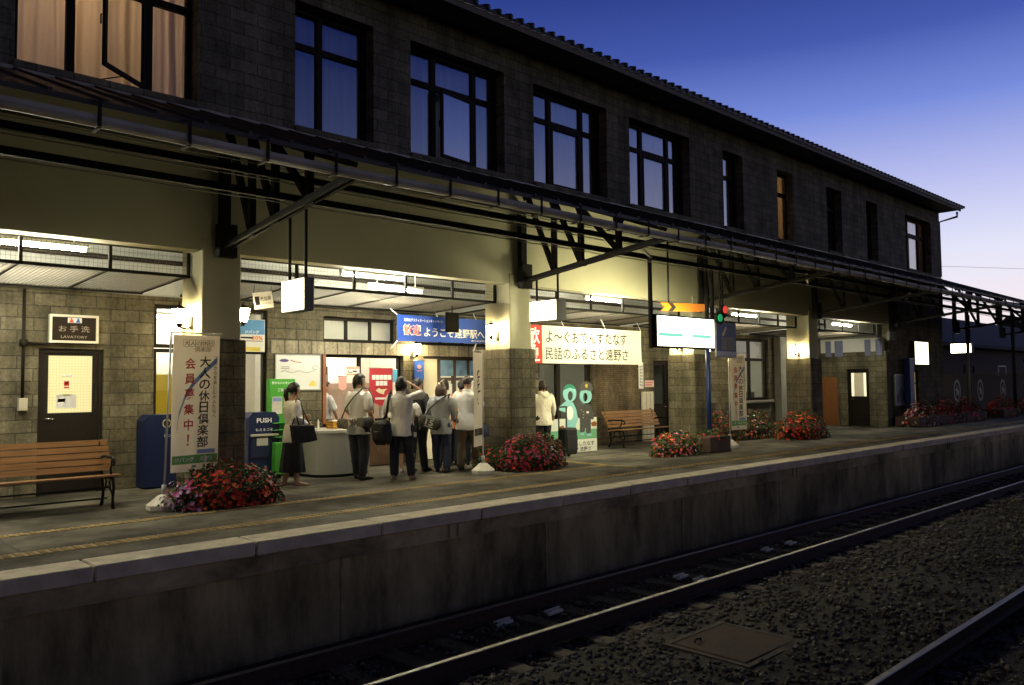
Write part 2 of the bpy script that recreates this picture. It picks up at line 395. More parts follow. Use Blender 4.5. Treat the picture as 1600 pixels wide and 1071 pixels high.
# white painted fastening marks between the rails
wm = 0
for (px, py), where in (((784, 974), 'nearest one'), ((863, 957), 'second nearest one'), ((1062, 902), 'left of the middle pair'),
                ((1092, 907), 'right of the middle pair'), ((1197, 860), 'left of the far pair'), ((1234, 850), 'right of the far pair')):
    p = onZ(px, py, ZB+.04); m = MB((p.x, p.y, ZB+.03))
    for k, dy in enumerate((-.05, .05)):
        m.obox((p.x+.05*k, p.y+dy, ZB+.05), (.13, .01, 0), (0, .018, 0), (0, 0, .014))
    m.bar((p.x, p.y-.06, ZB+.045), (p.x+.02, p.y+.06, ZB+.045), .03, .015)
    tag(m.build('rail_clip_plate', mat('white_painted_iron', (.62, .62, .58), .6, var=.2)), 'small white painted clip plate between the near rails, '+where, 'clip plate', 'white clip plates between the rails')
# cable pit cover
cc = thing('pit_cover', (7.5, 4.6, ZB), 'rusty flat steel cover set in the ballast between the tracks', 'pit cover')
m = MB((7.5, 4.6, ZB)); m.bbox(7.03, 7.98, 4.18, 5.02, ZB+.03, ZB+.08, .01); m.build('cover_plate', mat('rusty_plate', (.05, .029, .017), .9, .0, var=.45, scale=5, bump=.3), cc)
m = MB((7.5, 4.6, ZB))
for a in ((6.95, 8.06, 4.10, 4.165), (6.95, 8.06, 5.035, 5.10)): m.box(*a, ZB-.1, ZB+.075)
for a in ((6.95, 7.015, 4.167, 5.033), (7.995, 8.06, 4.167, 5.033)): m.box(*a, ZB-.1, ZB+.075)
m.build('rim_frame', mat('rusty_frame', (.05, .037, .026), .85, .0, var=.4), cc)
m = MB((7.5, 4.6, ZB)); m.tube([(7.2, 4.86, ZB+.079), (7.2, 4.86, ZB+.11), (7.3, 4.86, ZB+.11), (7.3, 4.86, ZB+.079)], .01); m.build('handle', M_black, cc)

# platform
def concrete(name, col, streak, rough=.85):
    if name in MATS: return MATS[name]
    m, t, p = newmat(name); n_, l_ = t.nodes, t.links
    c = n_.new('ShaderNodeTexCoord'); mp = n_.new('ShaderNodeMapping'); mp.inputs['Scale'].default_value = streak; l_.new(c.outputs['Object'], mp.inputs[0])
    a = n_.new('ShaderNodeTexNoise'); a.inputs['Scale'].default_value = 1; a.inputs['Detail'].default_value = 9; a.inputs['Roughness'].default_value = .7; l_.new(mp.outputs[0], a.inputs[0])
    b = n_.new('ShaderNodeTexNoise'); b.inputs['Scale'].default_value = .55; b.inputs['Detail'].default_value = 5; l_.new(c.outputs['Object'], b.inputs[0])
    mu = n_.new('ShaderNodeMath'); mu.operation = 'MULTIPLY'; l_.new(a.outputs[0], mu.inputs[0]); l_.new(b.outputs[0], mu.inputs[1])
    r = n_.new('ShaderNodeValToRGB'); el = r.color_ramp.elements
    el[0].position = .16; el[0].color = (*[x*.22 for x in col], 1); el[1].position = .36; el[1].color = (*[x*1.25 for x in col], 1)
    l_.new(mu.outputs[0], r.inputs[0]); l_.new(r.outputs[0], p.inputs['Base Color']); p.inputs['Roughness'].default_value = rough; p.inputs['Specular IOR Level'].default_value = .2
    bp = n_.new('ShaderNodeBump'); bp.inputs['Strength'].default_value = .4; bp.inputs['Distance'].default_value = .02; l_.new(a.outputs[0], bp.inputs['Height']); l_.new(bp.outputs[0], p.inputs['Normal'])
    MATS[name] = m; return m
m = MB(); m.box(-14, 120, PE+.42, 20, -1.45, 0)
M_asph = concrete('worn_platform_asphalt', (.125, .112, .088), (1.1, 1.1, 1.1), .82)
tag(m.build('platform', M_asph), kind='structure')
m = MB(); m.box(-14, 120, PE+.06, PE+.418, -1.45, -.317); tag(m.build('platform_wall', concrete('stained_platform_wall', (.33, .27, .135), (2.2, 2.2, .6))), kind='structure')
m = MB(); x = -14.0
while x < 118: m.box(x, x+2.994, PE+.035+rs.uniform(0, .006), PE+.418, -.316-rs.uniform(0, .012), -.137); x += 3.0
for x in (6.3, 14.9, 23.4, 32.1): m.box(x, x+.09, PE+.02, PE+.034, -.30, -.14); m.box(x+.14, x+.17, PE+.02, PE+.034, -.30, -.14)
for k in range(26): x = 3.2*k-8; m.box(x, x+.03, PE+.052, PE+.0595, -1.4, -.32)
tag(m.build('platform_wall_band', concrete('platform_wall_band', (.40, .335, .19), (.9, .9, 1.4))), kind='structure')
m = MB(); x = -14.2; k = 0
while x < 118:
    dz = rs.uniform(-.004, .004); dy = rs.uniform(-.006, .006)
    m.bbox(x+.006, x+1.494, PE+dy, PE+.414, -.135, .006+dz, .012); x += 1.5
tag(m.build('platform_coping', mat('coping_concrete', (.58, .51, .39), .9, var=.36, scale=4.5, bump=.2, bscale=60)), kind='structure')
def strip(x0, x1, y0, y1, name='tactile_strip'):
    m = MB(); m.box(x0, x1, y0, y1, .001, .006)
    if x1-x0 > y1-y0:
        nn = 3; x = x0+.05
        lim = min(x1, 34)
        while x < lim:
            for q in range(nn):
                yy = y0+(y1-y0)*(q+.5)/nn; m.obox((x, yy, .008), (.026, .006, 0), (-.006, .016, 0), (0, 0, .003))
            x += .1
    else:
        y = y0+.05
        while y < y1:
            for q in range(3): xx = x0+(x1-x0)*(q+.5)/3; m.obox((xx, y, .008), (.016, 0, 0), (0, .026, 0), (0, 0, .003))
            y += .1
    tag(m.build(name, mat('worn_yellow_tile', (.44, .32, .13), .75, var=.55, scale=3.5, bump=.2)), kind='structure')
strip(-12, 11.9, 9.90, 10.04); strip(-12, 60, 8.66, 8.86); strip(11.92, 12.06, 9.3, 11.3)
m = MB(); m.box(3.9, 4.3, 12.05, 12.07, .001, .004); 
for x in range(-2, 40, 4): m.box(x, x+.02, 9.0, 13.2, .001, .003)
m.box(-12, 40, 11.55, 11.57, .0012, .0035)
tag(m.build('platform_joint_lines', mat('dark_joint', (.07, .065, .058), .9)), kind='structure')
m = MB(); m.box(-14, 60, -6, .72, -1.3, 0); tag(m.build('opposite_platform', M_asph), kind='structure')

# ================================================================== station building
BO = (18, 11, 0)
B = thing('station_building', BO, 'long two-storey block-stone station building with cream fascia and tiled eaves', 'station building')
def wall_holes(mb, x0, x1, z0, z1, holes, y0, y1, mi=0):
    """a wall y0..y1 with rectangular holes (xa, xb, za, zb) and their reveals"""
    xs = sorted({x0, x1, *[h[0] for h in holes], *[h[1] for h in holes]}); zs = sorted({z0, z1, *[h[2] for h in holes], *[h[3] for h in holes]})
    xs = [x for x in xs if x0 <= x <= x1]; zs = [z for z in zs if z0 <= z <= z1]
    for i in range(len(xs)-1):
        for j in range(len(zs)-1):
            cx, cz = (xs[i]+xs[i+1])/2, (zs[j]+zs[j+1])/2
            if any(h[0] < cx < h[1] and h[2] < cz < h[3] for h in holes): continue
            a, b, c, d = xs[i], xs[i+1], zs[j], zs[j+1]
            mb.quad((a, y0, c), (b, y0, c), (b, y0, d), (a, y0, d), mi); mb.quad((b, y1, c), (a, y1, c), (a, y1, d), (b, y1, d), mi)
    for (a, b, c, d) in holes:
        mb.quad((a, y0, c), (a, y0, d), (a, y1, d), (a, y1, c), mi); mb.quad((b, y0, d), (b, y0, c), (b, y1, c), (b, y1, d), mi)
        if c > z0: mb.quad((a, y0, c), (a, y1, c), (b, y1, c), (b, y0, c), mi)
        mb.quad((a, y0, d), (b, y0, d), (b, y1, d), (a, y1, d), mi)
    mb.quad((x0, y0, z0), (x0, y0, z1), (x0, y1, z1), (x0, y1, z0), mi); mb.quad((x1, y0, z1), (x1, y0, z0), (x1, y1, z0), (x1, y1, z1), mi)
    mb.quad((x0, y0, z1), (x1, y0, z1), (x1, y1, z1), (x0, y1, z1), mi)
XE = 33.3
# upper storey wall and windows
WZ0, WZ1, WTR = 5.50, 7.46, 6.86
wins = [(2.30, 4.52, 3, 'lit'), (6.01, 7.43, 2, 'dark'), (8.18, 10.37, 3, 'ajar'), (11.16, 13.39, 3, 'dark'), (14.17, 16.5, 3, 'dark'),
        (17.99, 18.95, 1, 'dark'), (20.76, 21.66, 1, 'warm'), (23.77, 24.79, 1, 'dark'), (26.62, 27.5, 1, 'dark'), (29.91, 32.37, 3, 'dark'),
        (-.62, 1.55, 3, 'dark'), (-3.6, -1.4, 3, 'dark')]
up = MB(BO); wall_holes(up, -6, XE, 5.36, 8.02, [(a, b, WZ0, WZ1) for a, b, _, _ in wins], 11.0, 11.34)
for i, (a, b, _, _) in enumerate(wins): up.bbox(a-.02, b+.02, 10.94, 11.32, WZ0-.09, WZ0+.002, .008)
up.box(XE-.34, XE-.001, 11.342, 20, 5.36, 8.02)
up.build('upper_wall', M_upper, B)
M_curt = cloth('white_net_curtain', (.84, .83, .84), .35); M_curtw = cloth('warm_lit_curtain', (.80, .70, .58), .5)
def curtain_mesh(mb, x0, x1, z0, z1, y, amp=.035, seed=0):
    n = max(8, int((x1-x0)/.02)); vs = []
    for i in range(n+1):
        x = x0+(x1-x0)*i/n; w = math.sin(x*31+seed)+.6*math.sin(x*53+seed*2.1)+.8*noise.noise(Vector((x*7, seed, 0)))
        for j in range(5):
            z = z0+(z1-z0)*j/4; vs.append((x+.012*math.sin(j*1.3+x*9), y+amp*w*(1-.35*j/4), z))
    mb.add(vs, [(i*5+j, (i+1)*5+j, (i+1)*5+j+1, i*5+j+1) for i in range(n) for j in range(4)], 0, True)
def upper_window(a, b, cols, kind, seed):
    y0, y1 = 11.22, 11.29; fr = MB(BO); fw = .075
    fr.box(a, a+fw, y0, y1, WZ0, WZ1); fr.box(b-fw, b, y0, y1, WZ0, WZ1); fr.box(a+fw, b-fw, y0, y1, WZ1-fw, WZ1); fr.box(a+fw, b-fw, y0, y1, WZ0+.004, WZ0+fw)
    w = b-a
    if cols == 3: cs = [a+w*.30, a+w*.735]
    elif cols == 2: cs = [a+w*.38]
    else: cs = []
    edges = [a+fw]+[q for c in cs for q in (c-.05, c+.05)]+[b-fw]
    for c in cs: fr.box(c-.05, c+.05, y0-.008, y1, WZ0+fw, WZ1-fw)
    for i in range(0, len(edges), 2): fr.box(edges[i], edges[i+1], y0, y1, WTR-.055, WTR+.045)
    opn = kind in ('lit', 'ajar')
    mids = (2, 3) if cols == 3 else None
    if cols == 3 and not opn:                  # sash frame of the middle casement
        e0, e1 = edges[2], edges[3]
        for q in ((e0, e0+.05, WZ0+fw, WTR-.055), (e1-.05, e1, WZ0+fw, WTR-.055)): fr.box(q[0], q[1], y0-.012, y0+.03, q[2], q[3])
        for q in ((WZ0+fw, WZ0+fw+.05), (WTR-.105, WTR-.055)): fr.box(e0+.05, e1-.05, y0-.012, y0+.03, *q)
    o = fr.build('window', M_dark, B)
    # panes, one mesh
    pn = MB((0, 0, 0))
    for i in range(0, len(edges), 2):
        e0, e1 = edges[i], edges[i+1]
        pn.box(e0, e1, 11.252, 11.258, WTR+.045, WZ1-fw)
        if not (opn and i == 2): pn.box(e0, e1, 11.252, 11.258, WZ0+fw, WTR-.055)
    pn.o = Vector(BO); pg_ = M_glass if kind in ('lit', 'warm') else M_glass_up; pn.build('pane', pg_, o)
    if opn:                                     # middle casement swung out about its right edge
        e0, e1 = edges[2], edges[3]; ang = math.radians(38 if kind == 'lit' else 9); wd = e1-e0
        d = Vector((-math.cos(ang), -math.sin(ang), 0)); nrm = Vector((math.sin(ang), -math.cos(ang), 0)); h0 = Vector((e1-.005, y0-.015, 0))
        sa = MB(BO); z0, z1 = WZ0+fw+.01, WTR-.06
        for t0, t1, za, zb in ((0, .055, z0, z1), (wd-.055, wd, z0, z1), (.055, wd-.055, z0, z0+.055), (.055, wd-.055, z1-.055, z1)):
            sa.obox(h0+d*(t0+t1)/2+ZA*(za+zb)/2, d*(t1-t0)/2, nrm*.02, ZA*(zb-za)/2)
        sa.tube([h0+d*(wd*.5)+ZA*(z0+.02), Vector((e0+.25, y0, z0-.02))], .008)
        so_ = sa.build('sash', M_dark, o)
        sp = MB(BO); sp.obox(h0+d*wd/2+ZA*(z0+z1)/2, d*(wd/2-.055), nrm*.003, ZA*((z1-z0)/2-.055)); sp.build('sash_pane', pg_, o)
        sh = MB(BO); sh.tube([h0+d*(wd-.03)+nrm*-.02+ZA*6.25, h0+d*(wd-.03)-nrm*.06+ZA*6.25, h0+d*(wd-.03)-nrm*.06+ZA*6.13], .01); sh.build('sash_handle', M_black, o)
    cu = MB(BO)
    if kind == 'lit': curtain_mesh(cu, a+.02, b-.02, WZ0+.02, WZ1, 11.46, .028, seed); cu.build('curtain', M_curtw, o)
    elif kind == 'warm':
        curtain_mesh(cu, a+.02, b-.3, WZ0+.02, WTR-.1, 11.46, .02, seed); cu.build('curtain', M_curtw, o)
    else:
        curtain_mesh(cu, a+.02, b-.02, WZ0+.02, WZ1, 11.46, .045, seed); cu.build('curtain', M_curt, o)
for i, (a, b, c, k) in enumerate(wins): upper_window(a, b, c, k, i*1.7)
# rooms behind the upper windows
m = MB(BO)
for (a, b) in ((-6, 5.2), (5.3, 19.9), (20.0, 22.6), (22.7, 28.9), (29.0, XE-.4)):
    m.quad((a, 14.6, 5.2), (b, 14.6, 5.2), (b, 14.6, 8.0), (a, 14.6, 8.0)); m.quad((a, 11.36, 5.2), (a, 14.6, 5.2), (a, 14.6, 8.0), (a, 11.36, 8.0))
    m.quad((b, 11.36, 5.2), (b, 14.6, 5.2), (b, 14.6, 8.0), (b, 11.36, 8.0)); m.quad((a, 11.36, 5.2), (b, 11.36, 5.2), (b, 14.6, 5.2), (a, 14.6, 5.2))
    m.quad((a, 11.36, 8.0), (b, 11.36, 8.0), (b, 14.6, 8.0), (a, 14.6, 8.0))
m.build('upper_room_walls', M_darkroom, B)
def bulb_lamp(name, p, col, w, label, sz=.18):
    e_ = thing(name, p, label, 'ceiling lamp', 'lamps inside the rooms'); m = MB(p)
    m.lathe([(sz*.3, .05), (sz, 0), (sz, -.05), (sz*.5, -.09)], p, 14); m.build('lamp_shade', emit('lamp_glow_%g' % w+name, col, w), e_)
    m = MB(p); m.lathe([(sz*.5, .052), (sz*.5, .09)], p, 12); m.build('lamp_base', M_white, e_)
bulb_lamp('ceiling_lamp', (3.0, 12.7, 7.85), (1, .66, .36), 110, 'ceiling lamp glowing behind the warm curtains at top left', .2)
bulb_lamp('ceiling_lamp', (21.3, 12.6, 7.8), (1, .55, .2), 90, 'ceiling lamp behind the narrow orange window of the upper floor', .2)
bulb_lamp('ceiling_lamp', (32.2, 12.9, 7.8), (1, .42, .16), 30, 'added warm glow imitating a reflection in the wide window nearest the building end', .2)  # added lamp: imitates a warm reflection in this window's glass
# cream fascia and pillars
PX = [-.95, 4.89, 10.74, 16.78, 22.66]
fa = MB(BO); fa.box(-6, 28.2, 11.02, 11.30, 3.45, 5.358); fa.build('fascia', M_plaster, B)
for i, x in enumerate(PX):
    p = MB(BO); p.bbox(x-.28, x+.28, 11.0, 11.70, 2.2, 3.62, .012)
    po = p.build('pillar', M_plaster, B)
    p = MB(BO); p.bbox(x-.34, x+.34, 10.94, 11.72, 0, 2.225, .02); p.build('pillar_cladding', M_block, po)
# ground floor wall
WY = 13.3
gh = [(3.17, 4.06, 0, 2.15), (4.80, 6.75, 0, 2.90), (7.86, 9.50, 2.38, 2.86), (10.1, 13.1, 2.38, 2.86), (7.90, 9.68, .86, 2.15), (10.18, 12.3, 0, 2.15),
      (13.55, 15.5, 0, 2.15), (18.0, 18.75, 0, 2.16), (19.6, 20.6, .9, 2.7), (22.2, 24.2, .97, 2.92), (25.1, 26.2, .95, 2.92)]
lw = MB(BO); wall_holes(lw, -6, 27.89, 0, 3.02, gh, WY, WY+.26)
lw.box(27.9, 28.19, 11.03, 11.63, 0, 2.54); lw.box(27.9, 28.19, 12.38, 13.29, 0, 2.54); lw.box(27.9, 28.19, 11.631, 12.379, 1.965, 2.54)      # wall closing the end bay
wall_holes(lw, 28.2, XE, 0, 5.355, [(30.2, 30.75, .7, 1.9)], 11.03, 11.30)
wl = lw.build('ground_floor_wall', M_block, B)
li = MB(BO); li.box(6.80, 13.2, WY-.012, WY-.001, 2.152, 2.378); li.build('lintel_course', M_lintel, B)
fi = MB(BO); fi.box(15.52, 17.3, WY-.014, WY-.001, 0, 2.8); fi.build('tiled_wall_panel', M_fine, B)
uw = MB(BO); uw.box(-6, 27.89, WY+.05, WY+.26, 3.021, 5.3); uw.build('upper_porch_wall', mat('dim_painted_wall', (.30, .30, .275), .8, var=.15), B)
uw = MB(BO); uw.box(27.895, 28.19, 11.18, 13.29, 2.541, 3.0); uw.build('white_wall_band', M_white, B); uw = MB(BO); uw.box(27.91, 28.19, 11.301, 13.29, 3.001, 5.3); uw.build('end_wall_top', mat('dim_painted_wall', (.3, .3, .275)), B)
cl = MB(BO); cl.box(-6, 27.9, 11.301, WY+.05, 4.0, 4.1)
for x in [v*1.46-5.5 for v in range(23)]: cl.box(x, x+.14, 11.32, WY+.04, 3.82, 3.999)
cl.build('porch_ceiling', mat('grey_painted_boards', (.20, .195, .18), .8, var=.25), B)
pp = MB(BO)
for z, y in ((3.62, 12.2), (3.7, 12.75), (3.55, 13.1)): pp.tube([(-6, y, z), (27.88, y, z)], .035)
pp.build('ceiling_pipe', M_dark, B)
# mesh ceiling
fr = MB(BO)
for x0, x1 in [(PX[i]+.30, PX[i+1]-.30) for i in range(4)]+[(22.96, 27.86)]:
    fr.box(x0, x1, 11.36, 11.40, 3.10, 3.14)
    yb = WY-.05
    fr.box(x0, x1, yb-.04, yb, 3.03, 3.07)
    k = max(1, round((x1-x0)/1.15))
    for j in range(k+1):
        x = x0+(x1-x0-.04)*j/k
        fr.box(x, x+.04, 11.355, 11.395, 3.141, 3.449)
        fr.bar((x+.02, 11.401, 3.13), (x+.02, yb-.041, 3.06), .03, .03)
fr.build('mesh_frame', M_black, B)
wi = MB(BO)
for x0, x1 in [(PX[i]+.32, PX[i+1]-.32) for i in range(4)]+[(22.98, 27.84)]:
    yb = WY-.1
    n = int((x1-x0)/.055)
    for j in range(n):
        x = x0+(x1-x0)*(j+.5)/n; r_ = .0022
        wi.add([(x-r_, 11.375, 3.14), (x+r_, 11.375, 3.14), (x+r_, 11.375, 3.449), (x-r_, 11.375, 3.449)], [(0, 1, 2, 3)])
        wi.bar((x, 11.4, 3.125), (x, yb, 3.055), .008, .004)
    n = int((yb-11.4)/.055)
    for j in range(n):
        y = 11.4+(yb-11.4)*(j+.5)/n; z = 3.125-.07*(y-11.4)/(yb-11.4); wi.bar((x0, y, z), (x1, y, z), .008, .004)
    for z in (3.2, 3.26, 3.32, 3.38): wi.bar((x0, 11.375, z), (x1, 11.375, z), .004, .004)
wi.build('wire_mesh', mat('rusty_wire', (.10, .085, .065), .6, .4), B)
# main roof and eaves
rf = MB(BO); x0, x1 = -6.0, XE+.45; step = .046; n = int((x1-x0)/step); vs = []
ys = [(10.28, 8.12), (11.6, 8.12+1.32*.42), (15.5, 8.12+5.22*.42)]
for i in range(n+1):
    x = x0+(x1-x0)*i/n; w = .035*abs(math.sin(PI*x/.276))**.8
    for (y, z) in ys: vs.append((x, y, z+w))
    vs.append((x, 10.28, 8.075))
rf.add(vs, [(i*4+j, (i+1)*4+j, (i+1)*4+j+1, i*4+j+1) for i in range(n) for j in range(2)]+[(i*4+3, (i+1)*4+3, (i+1)*4, i*4) for i in range(n)])
i = 0
while x0+i*.276 < x1:
    rf.tube([(x0+(i+.5)*.276, 10.262, 8.145), (x0+(i+.5)*.276, 10.40, 8.19)], .05, 10); i += 1
rf.quad((x1, 10.28, 8.05), (x1, 15.5, 10.25), (x1, 15.5, 10.4), (x1, 10.28, 8.16))
rf.build('roof', M_tile, B)
ev = MB(BO); ev.box(-6, XE+.35, 10.36, 11.35, 8.021, 8.06); ev.box(-6, XE+.35, 10.32, 10.358, 7.97, 8.074); ev.build('eave_board', mat('weathered_eave_board', (.20, .195, .17), .8, var=.3), B)
gu = MB(BO)
gu.tube([(XE+.30, 10.45, 7.96), (XE+.30, 10.45, 7.78), (XE+.06, 11.03, 7.62), (XE+.06, 11.03, 5.5)], .045, 10); gu.build('downpipe', M_black, B)
m = MB(BO); m.quad((XE, 13, 5.3), (XE, 15.5, 5.3), (XE, 15.5, 10.2), (XE, 13, 9.1)); m.build('gable_wall', M_upper, B)

# ================================================================== platform canopy
CO = (18, 9.2, 3.5)
C_ = thing('platform_canopy', CO, 'dark sheet-metal platform canopy on steel truss brackets with a grey gutter', 'canopy')
CX0, CX1 = -6.0, 62.0
def zr(y): return 4.05+(y-7.62)*.381
r_ = MB(CO)
n = int((XE-CX0)/.45)
r_.add([(CX0, 7.56, zr(7.56)), (XE, 7.56, zr(7.56)), (XE, 10.99, zr(10.99)), (CX0, 10.99, zr(10.99)),
        (CX0, 7.56, zr(7.56)+.05), (XE, 7.56, zr(7.56)+.05), (XE, 10.99, zr(10.99)+.05), (CX0, 10.99, zr(10.99)+.05)],
       [(0, 3, 2, 1), (4, 5, 6, 7), (0, 1, 5, 4), (1, 2, 6, 5), (2, 3, 7, 6), (3, 0, 4, 7)])
for i in range(n):
    x = CX0+.45*i+.2; r_.obox((x, 9.27, zr(9.27)+.066), (.018, 0, 0), (0, 1.70, 1.70*0.381), (0, 0, .015))
r_.add([(XE, 7.56, zr(7.56)), (CX1, 7.56, zr(7.56)), (CX1, 9.9, zr(9.0)), (XE, 9.9, zr(9.0)), (XE, 7.56, zr(7.56)+.05), (CX1, 7.56, zr(7.56)+.05), (CX1, 9.9, zr(9.0)+.05), (XE, 9.9, zr(9.0)+.05)],
       [(0, 3, 2, 1), (4, 5, 6, 7), (0, 1, 5, 4), (1, 2, 6, 5), (2, 3, 7, 6), (3, 0, 4, 7)])
r_.build('canopy_roof', M_roofmetal, C_)
f_ = MB(CO); f_.box(CX0, XE, 10.955, 10.985, 5.345, 5.42)
f_.build('wall_flashing', mat('pale_flashing', (.34, .34, .30), .5, .4, var=.3, scale=3), C_)
gt = MB(CO); vs = []; prof = [(7.60, 3.95), (7.60, 3.87), (7.57, 3.832), (7.51, 3.818), (7.45, 3.832), (7.43, 3.865), (7.43, 3.905), (7.445, 3.905), (7.455, 3.87), (7.52, 3.83), (7.57, 3.85), (7.585, 3.95)]
xs = [CX0+i*(CX1-CX0)/90 for i in range(91)]
for x in xs: vs += [(x, y, z+.008*math.sin(x*1.1)) for y, z in prof]
k = len(prof); gt.add(vs, [(i*k+j, (i+1)*k+j, (i+1)*k+(j+1) % k, i*k+(j+1) % k) for i in range(90) for j in range(k)])
gt.build('gutter', M_gutter, C_)
b0 = MB((0, 7.5, 4.0))
b0.box(-.016, .016, 7.415, 7.425, 3.81, 4.03); b0.box(-.016, .016, 7.426, 7.61, 3.792, 3.806); b0.bar((0, 7.43, 4.025), (0, 7.7, 4.11), .03, .012)
bo = b0.build('gutter_bracket', M_black, C_); bo.location = Vector((CX0+.4, 7.5, 4.0))-Vector(CO)
for i in range(1, 74):
    c = bo.copy(); COL.objects.link(c); c.location = Vector((CX0+.4+.78*i, 7.5, 4.0))-Vector(CO)
def truss(x):
    t = MB(CO)
    def zc(y): return 3.50+(10.9-y)*.116
    t.box(x-.07, x+.07, 10.88, 10.992, 3.40, 5.0)                    # wall post
    t.box(x-.13, x+.13, 10.80, 10.999 if False else 10.935, 3.36, 3.82)
    for s in (-.045, .045):
        t.bar((x+s, 10.86, zc(10.86)), (x+s, 7.60, zc(7.60)), .045, .075)
        t.bar((x+s, 10.86, zr(10.86)-.08), (x+s, 7.66, zr(7.66)-.045), .045, .06)
    js = [10.82, 10.10, 9.45, 8.60]
    for i, y in enumerate(js):
        if i: t.bar((x, y, zc(y)), (x, y, zr(y)-.08), .09, .08, up=(1, 0, 0))
        if i < 3: t.bar((x, js[i]-.02, zr(js[i])-.1), (x, js[i+1]+.02, zc(js[i+1])+.04), .075, .08, up=(1, 0, 0))
        if i: t.prism([(-.12, -.05), (.12, -.05), (.07, .12), (-.05, .16)], (x-.012, y, zc(y)), (0, 1, 0), (0, 0, 1), (.024, 0, 0))
        t.prism([(-.14, .02), (.12, .02), (.05, -.16), (-.07, -.14)], (x-.012, y, zr(y)-.08), (0, 1, 0), (0, 0, 1), (.024, 0, 0))
    return t.build('truss', M_black, C_)
for x in PX[1:]+[28.5, 34.4, 40.3, 46.2, 52.1]: truss(x)
def purlin(y, z, name='purlin'):
    m = MB(CO); m.box(CX0, CX1, y-.035, y+.035, z-.004, z+.004); m.box(CX0, CX1, y-.006, y+.006, z+.0045, z+.085)
    m.build(name, M_black, C_)
    m = MB(CO); xs = [CX0+i*.5 for i in range(int((CX1-CX0)/.5))]
    m.tube([(x, y+.02, z-.03-.012*abs(math.sin(i*.9))) for i, x in enumerate(xs)], .009, 5); m.build('cable', mat('pale_cable', (.25, .24, .2), .6), C_)
purlin(8.88, 3.80); purlin(8.92, 4.06); purlin(10.0, 4.55)
for i, x in enumerate(PX[2:5]):                 # knee braces below the purlins
    m = MB(CO); m.bar((x+.08, 8.3, 3.90), (x+1.25, 8.86, 3.83), .05, .03); m.build('knee_brace', M_steel, C_)
for x in (34.4, 40.3, 46.2, 52.1):
    m = MB(CO); m.tube([(x, 10.5, 0), (x, 10.5, 4.6)], .07, 10); m.build('canopy_post', M_black, C_)

# ================================================================== rooms behind the ground floor
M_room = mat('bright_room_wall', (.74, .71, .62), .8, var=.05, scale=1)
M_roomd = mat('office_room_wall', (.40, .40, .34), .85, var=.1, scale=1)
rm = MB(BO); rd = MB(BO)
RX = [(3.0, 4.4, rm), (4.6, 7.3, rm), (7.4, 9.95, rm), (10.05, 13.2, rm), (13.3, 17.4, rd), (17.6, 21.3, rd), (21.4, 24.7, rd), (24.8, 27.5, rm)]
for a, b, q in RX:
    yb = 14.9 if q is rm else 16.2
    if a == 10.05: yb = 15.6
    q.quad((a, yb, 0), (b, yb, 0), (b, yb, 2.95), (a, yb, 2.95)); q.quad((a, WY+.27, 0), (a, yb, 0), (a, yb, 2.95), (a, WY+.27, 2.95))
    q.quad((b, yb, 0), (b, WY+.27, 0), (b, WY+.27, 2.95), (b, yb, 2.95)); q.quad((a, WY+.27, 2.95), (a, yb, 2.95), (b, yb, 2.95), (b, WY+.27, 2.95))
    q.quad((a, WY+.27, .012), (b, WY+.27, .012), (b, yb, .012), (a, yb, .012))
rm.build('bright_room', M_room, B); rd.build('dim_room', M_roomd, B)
TUBE = emit('tube_glow', (1.0, .955, .72), TUBE_W, (.9, .9, .9))
def tube_lamp(c, ln, label, w=1.0, y2=None, hang=.0, group='fluorescent tubes under the canopy roof'):
    t = thing('fluorescent_lamp', c, label, 'tube lamp', group); c = Vector(c)
    h = MB(c); h.bbox(c.x-ln/2-.05, c.x+ln/2+.05, c.y-.04, c.y+.04, c.z+.035, c.z+.085, .008)
    for s in (-1, 1): h.box(c.x+s*(ln/2+.02)-.018, c.x+s*(ln/2+.02)+.018, c.y-.02, c.y+.02, c.z-.025, c.z+.034)
    if hang:
        for s in (-1, 1): h.box(c.x+s*ln*.38-.008, c.x+s*ln*.38+.008, c.y-.008, c.y+.008, c.z+.086, c.z+hang)
    h.build('lamp_housing', M_white, t)
    g_ = MB(c); g_.tube([(c.x-ln/2, c.y, c.z), (c.x+ln/2, c.y, c.z)], .019, 10); g_.build('tube', TUBE if w == 1.0 else emit('tube_glow_%g' % w, (1.0, .93, .72), TUBE_W*w*.42, (.9, .9, .9)), t)
    return t
tube_lamp((1.35, 11.75, 3.32), 1.9, 'long fluorescent tube cut by the left edge of the photo', hang=.4)
tube_lamp((2.72, 11.62, 3.385), 1.15, 'fluorescent tube above and left of the toilet sign', hang=.4)
tube_lamp((7.80, 11.55, 3.40), 1.25, 'front fluorescent tube above the ticket window', hang=.4)
tube_lamp((8.55, 11.95, 3.27), 1.1, 'thinner rear fluorescent tube above the ticket window', hang=.5)
tube_lamp((13.9, 11.6, 3.40), 1.2, 'fluorescent tube above the white cloth banner', hang=.4)
tube_lamp((19.85, 11.6, 3.36), 1.25, 'fluorescent tube right of the signal lamp', hang=.4)
tube_lamp((25.85, 11.6, 3.36), 1.4, 'fluorescent tube farthest along the building, right of the last lit pillar', hang=.4)
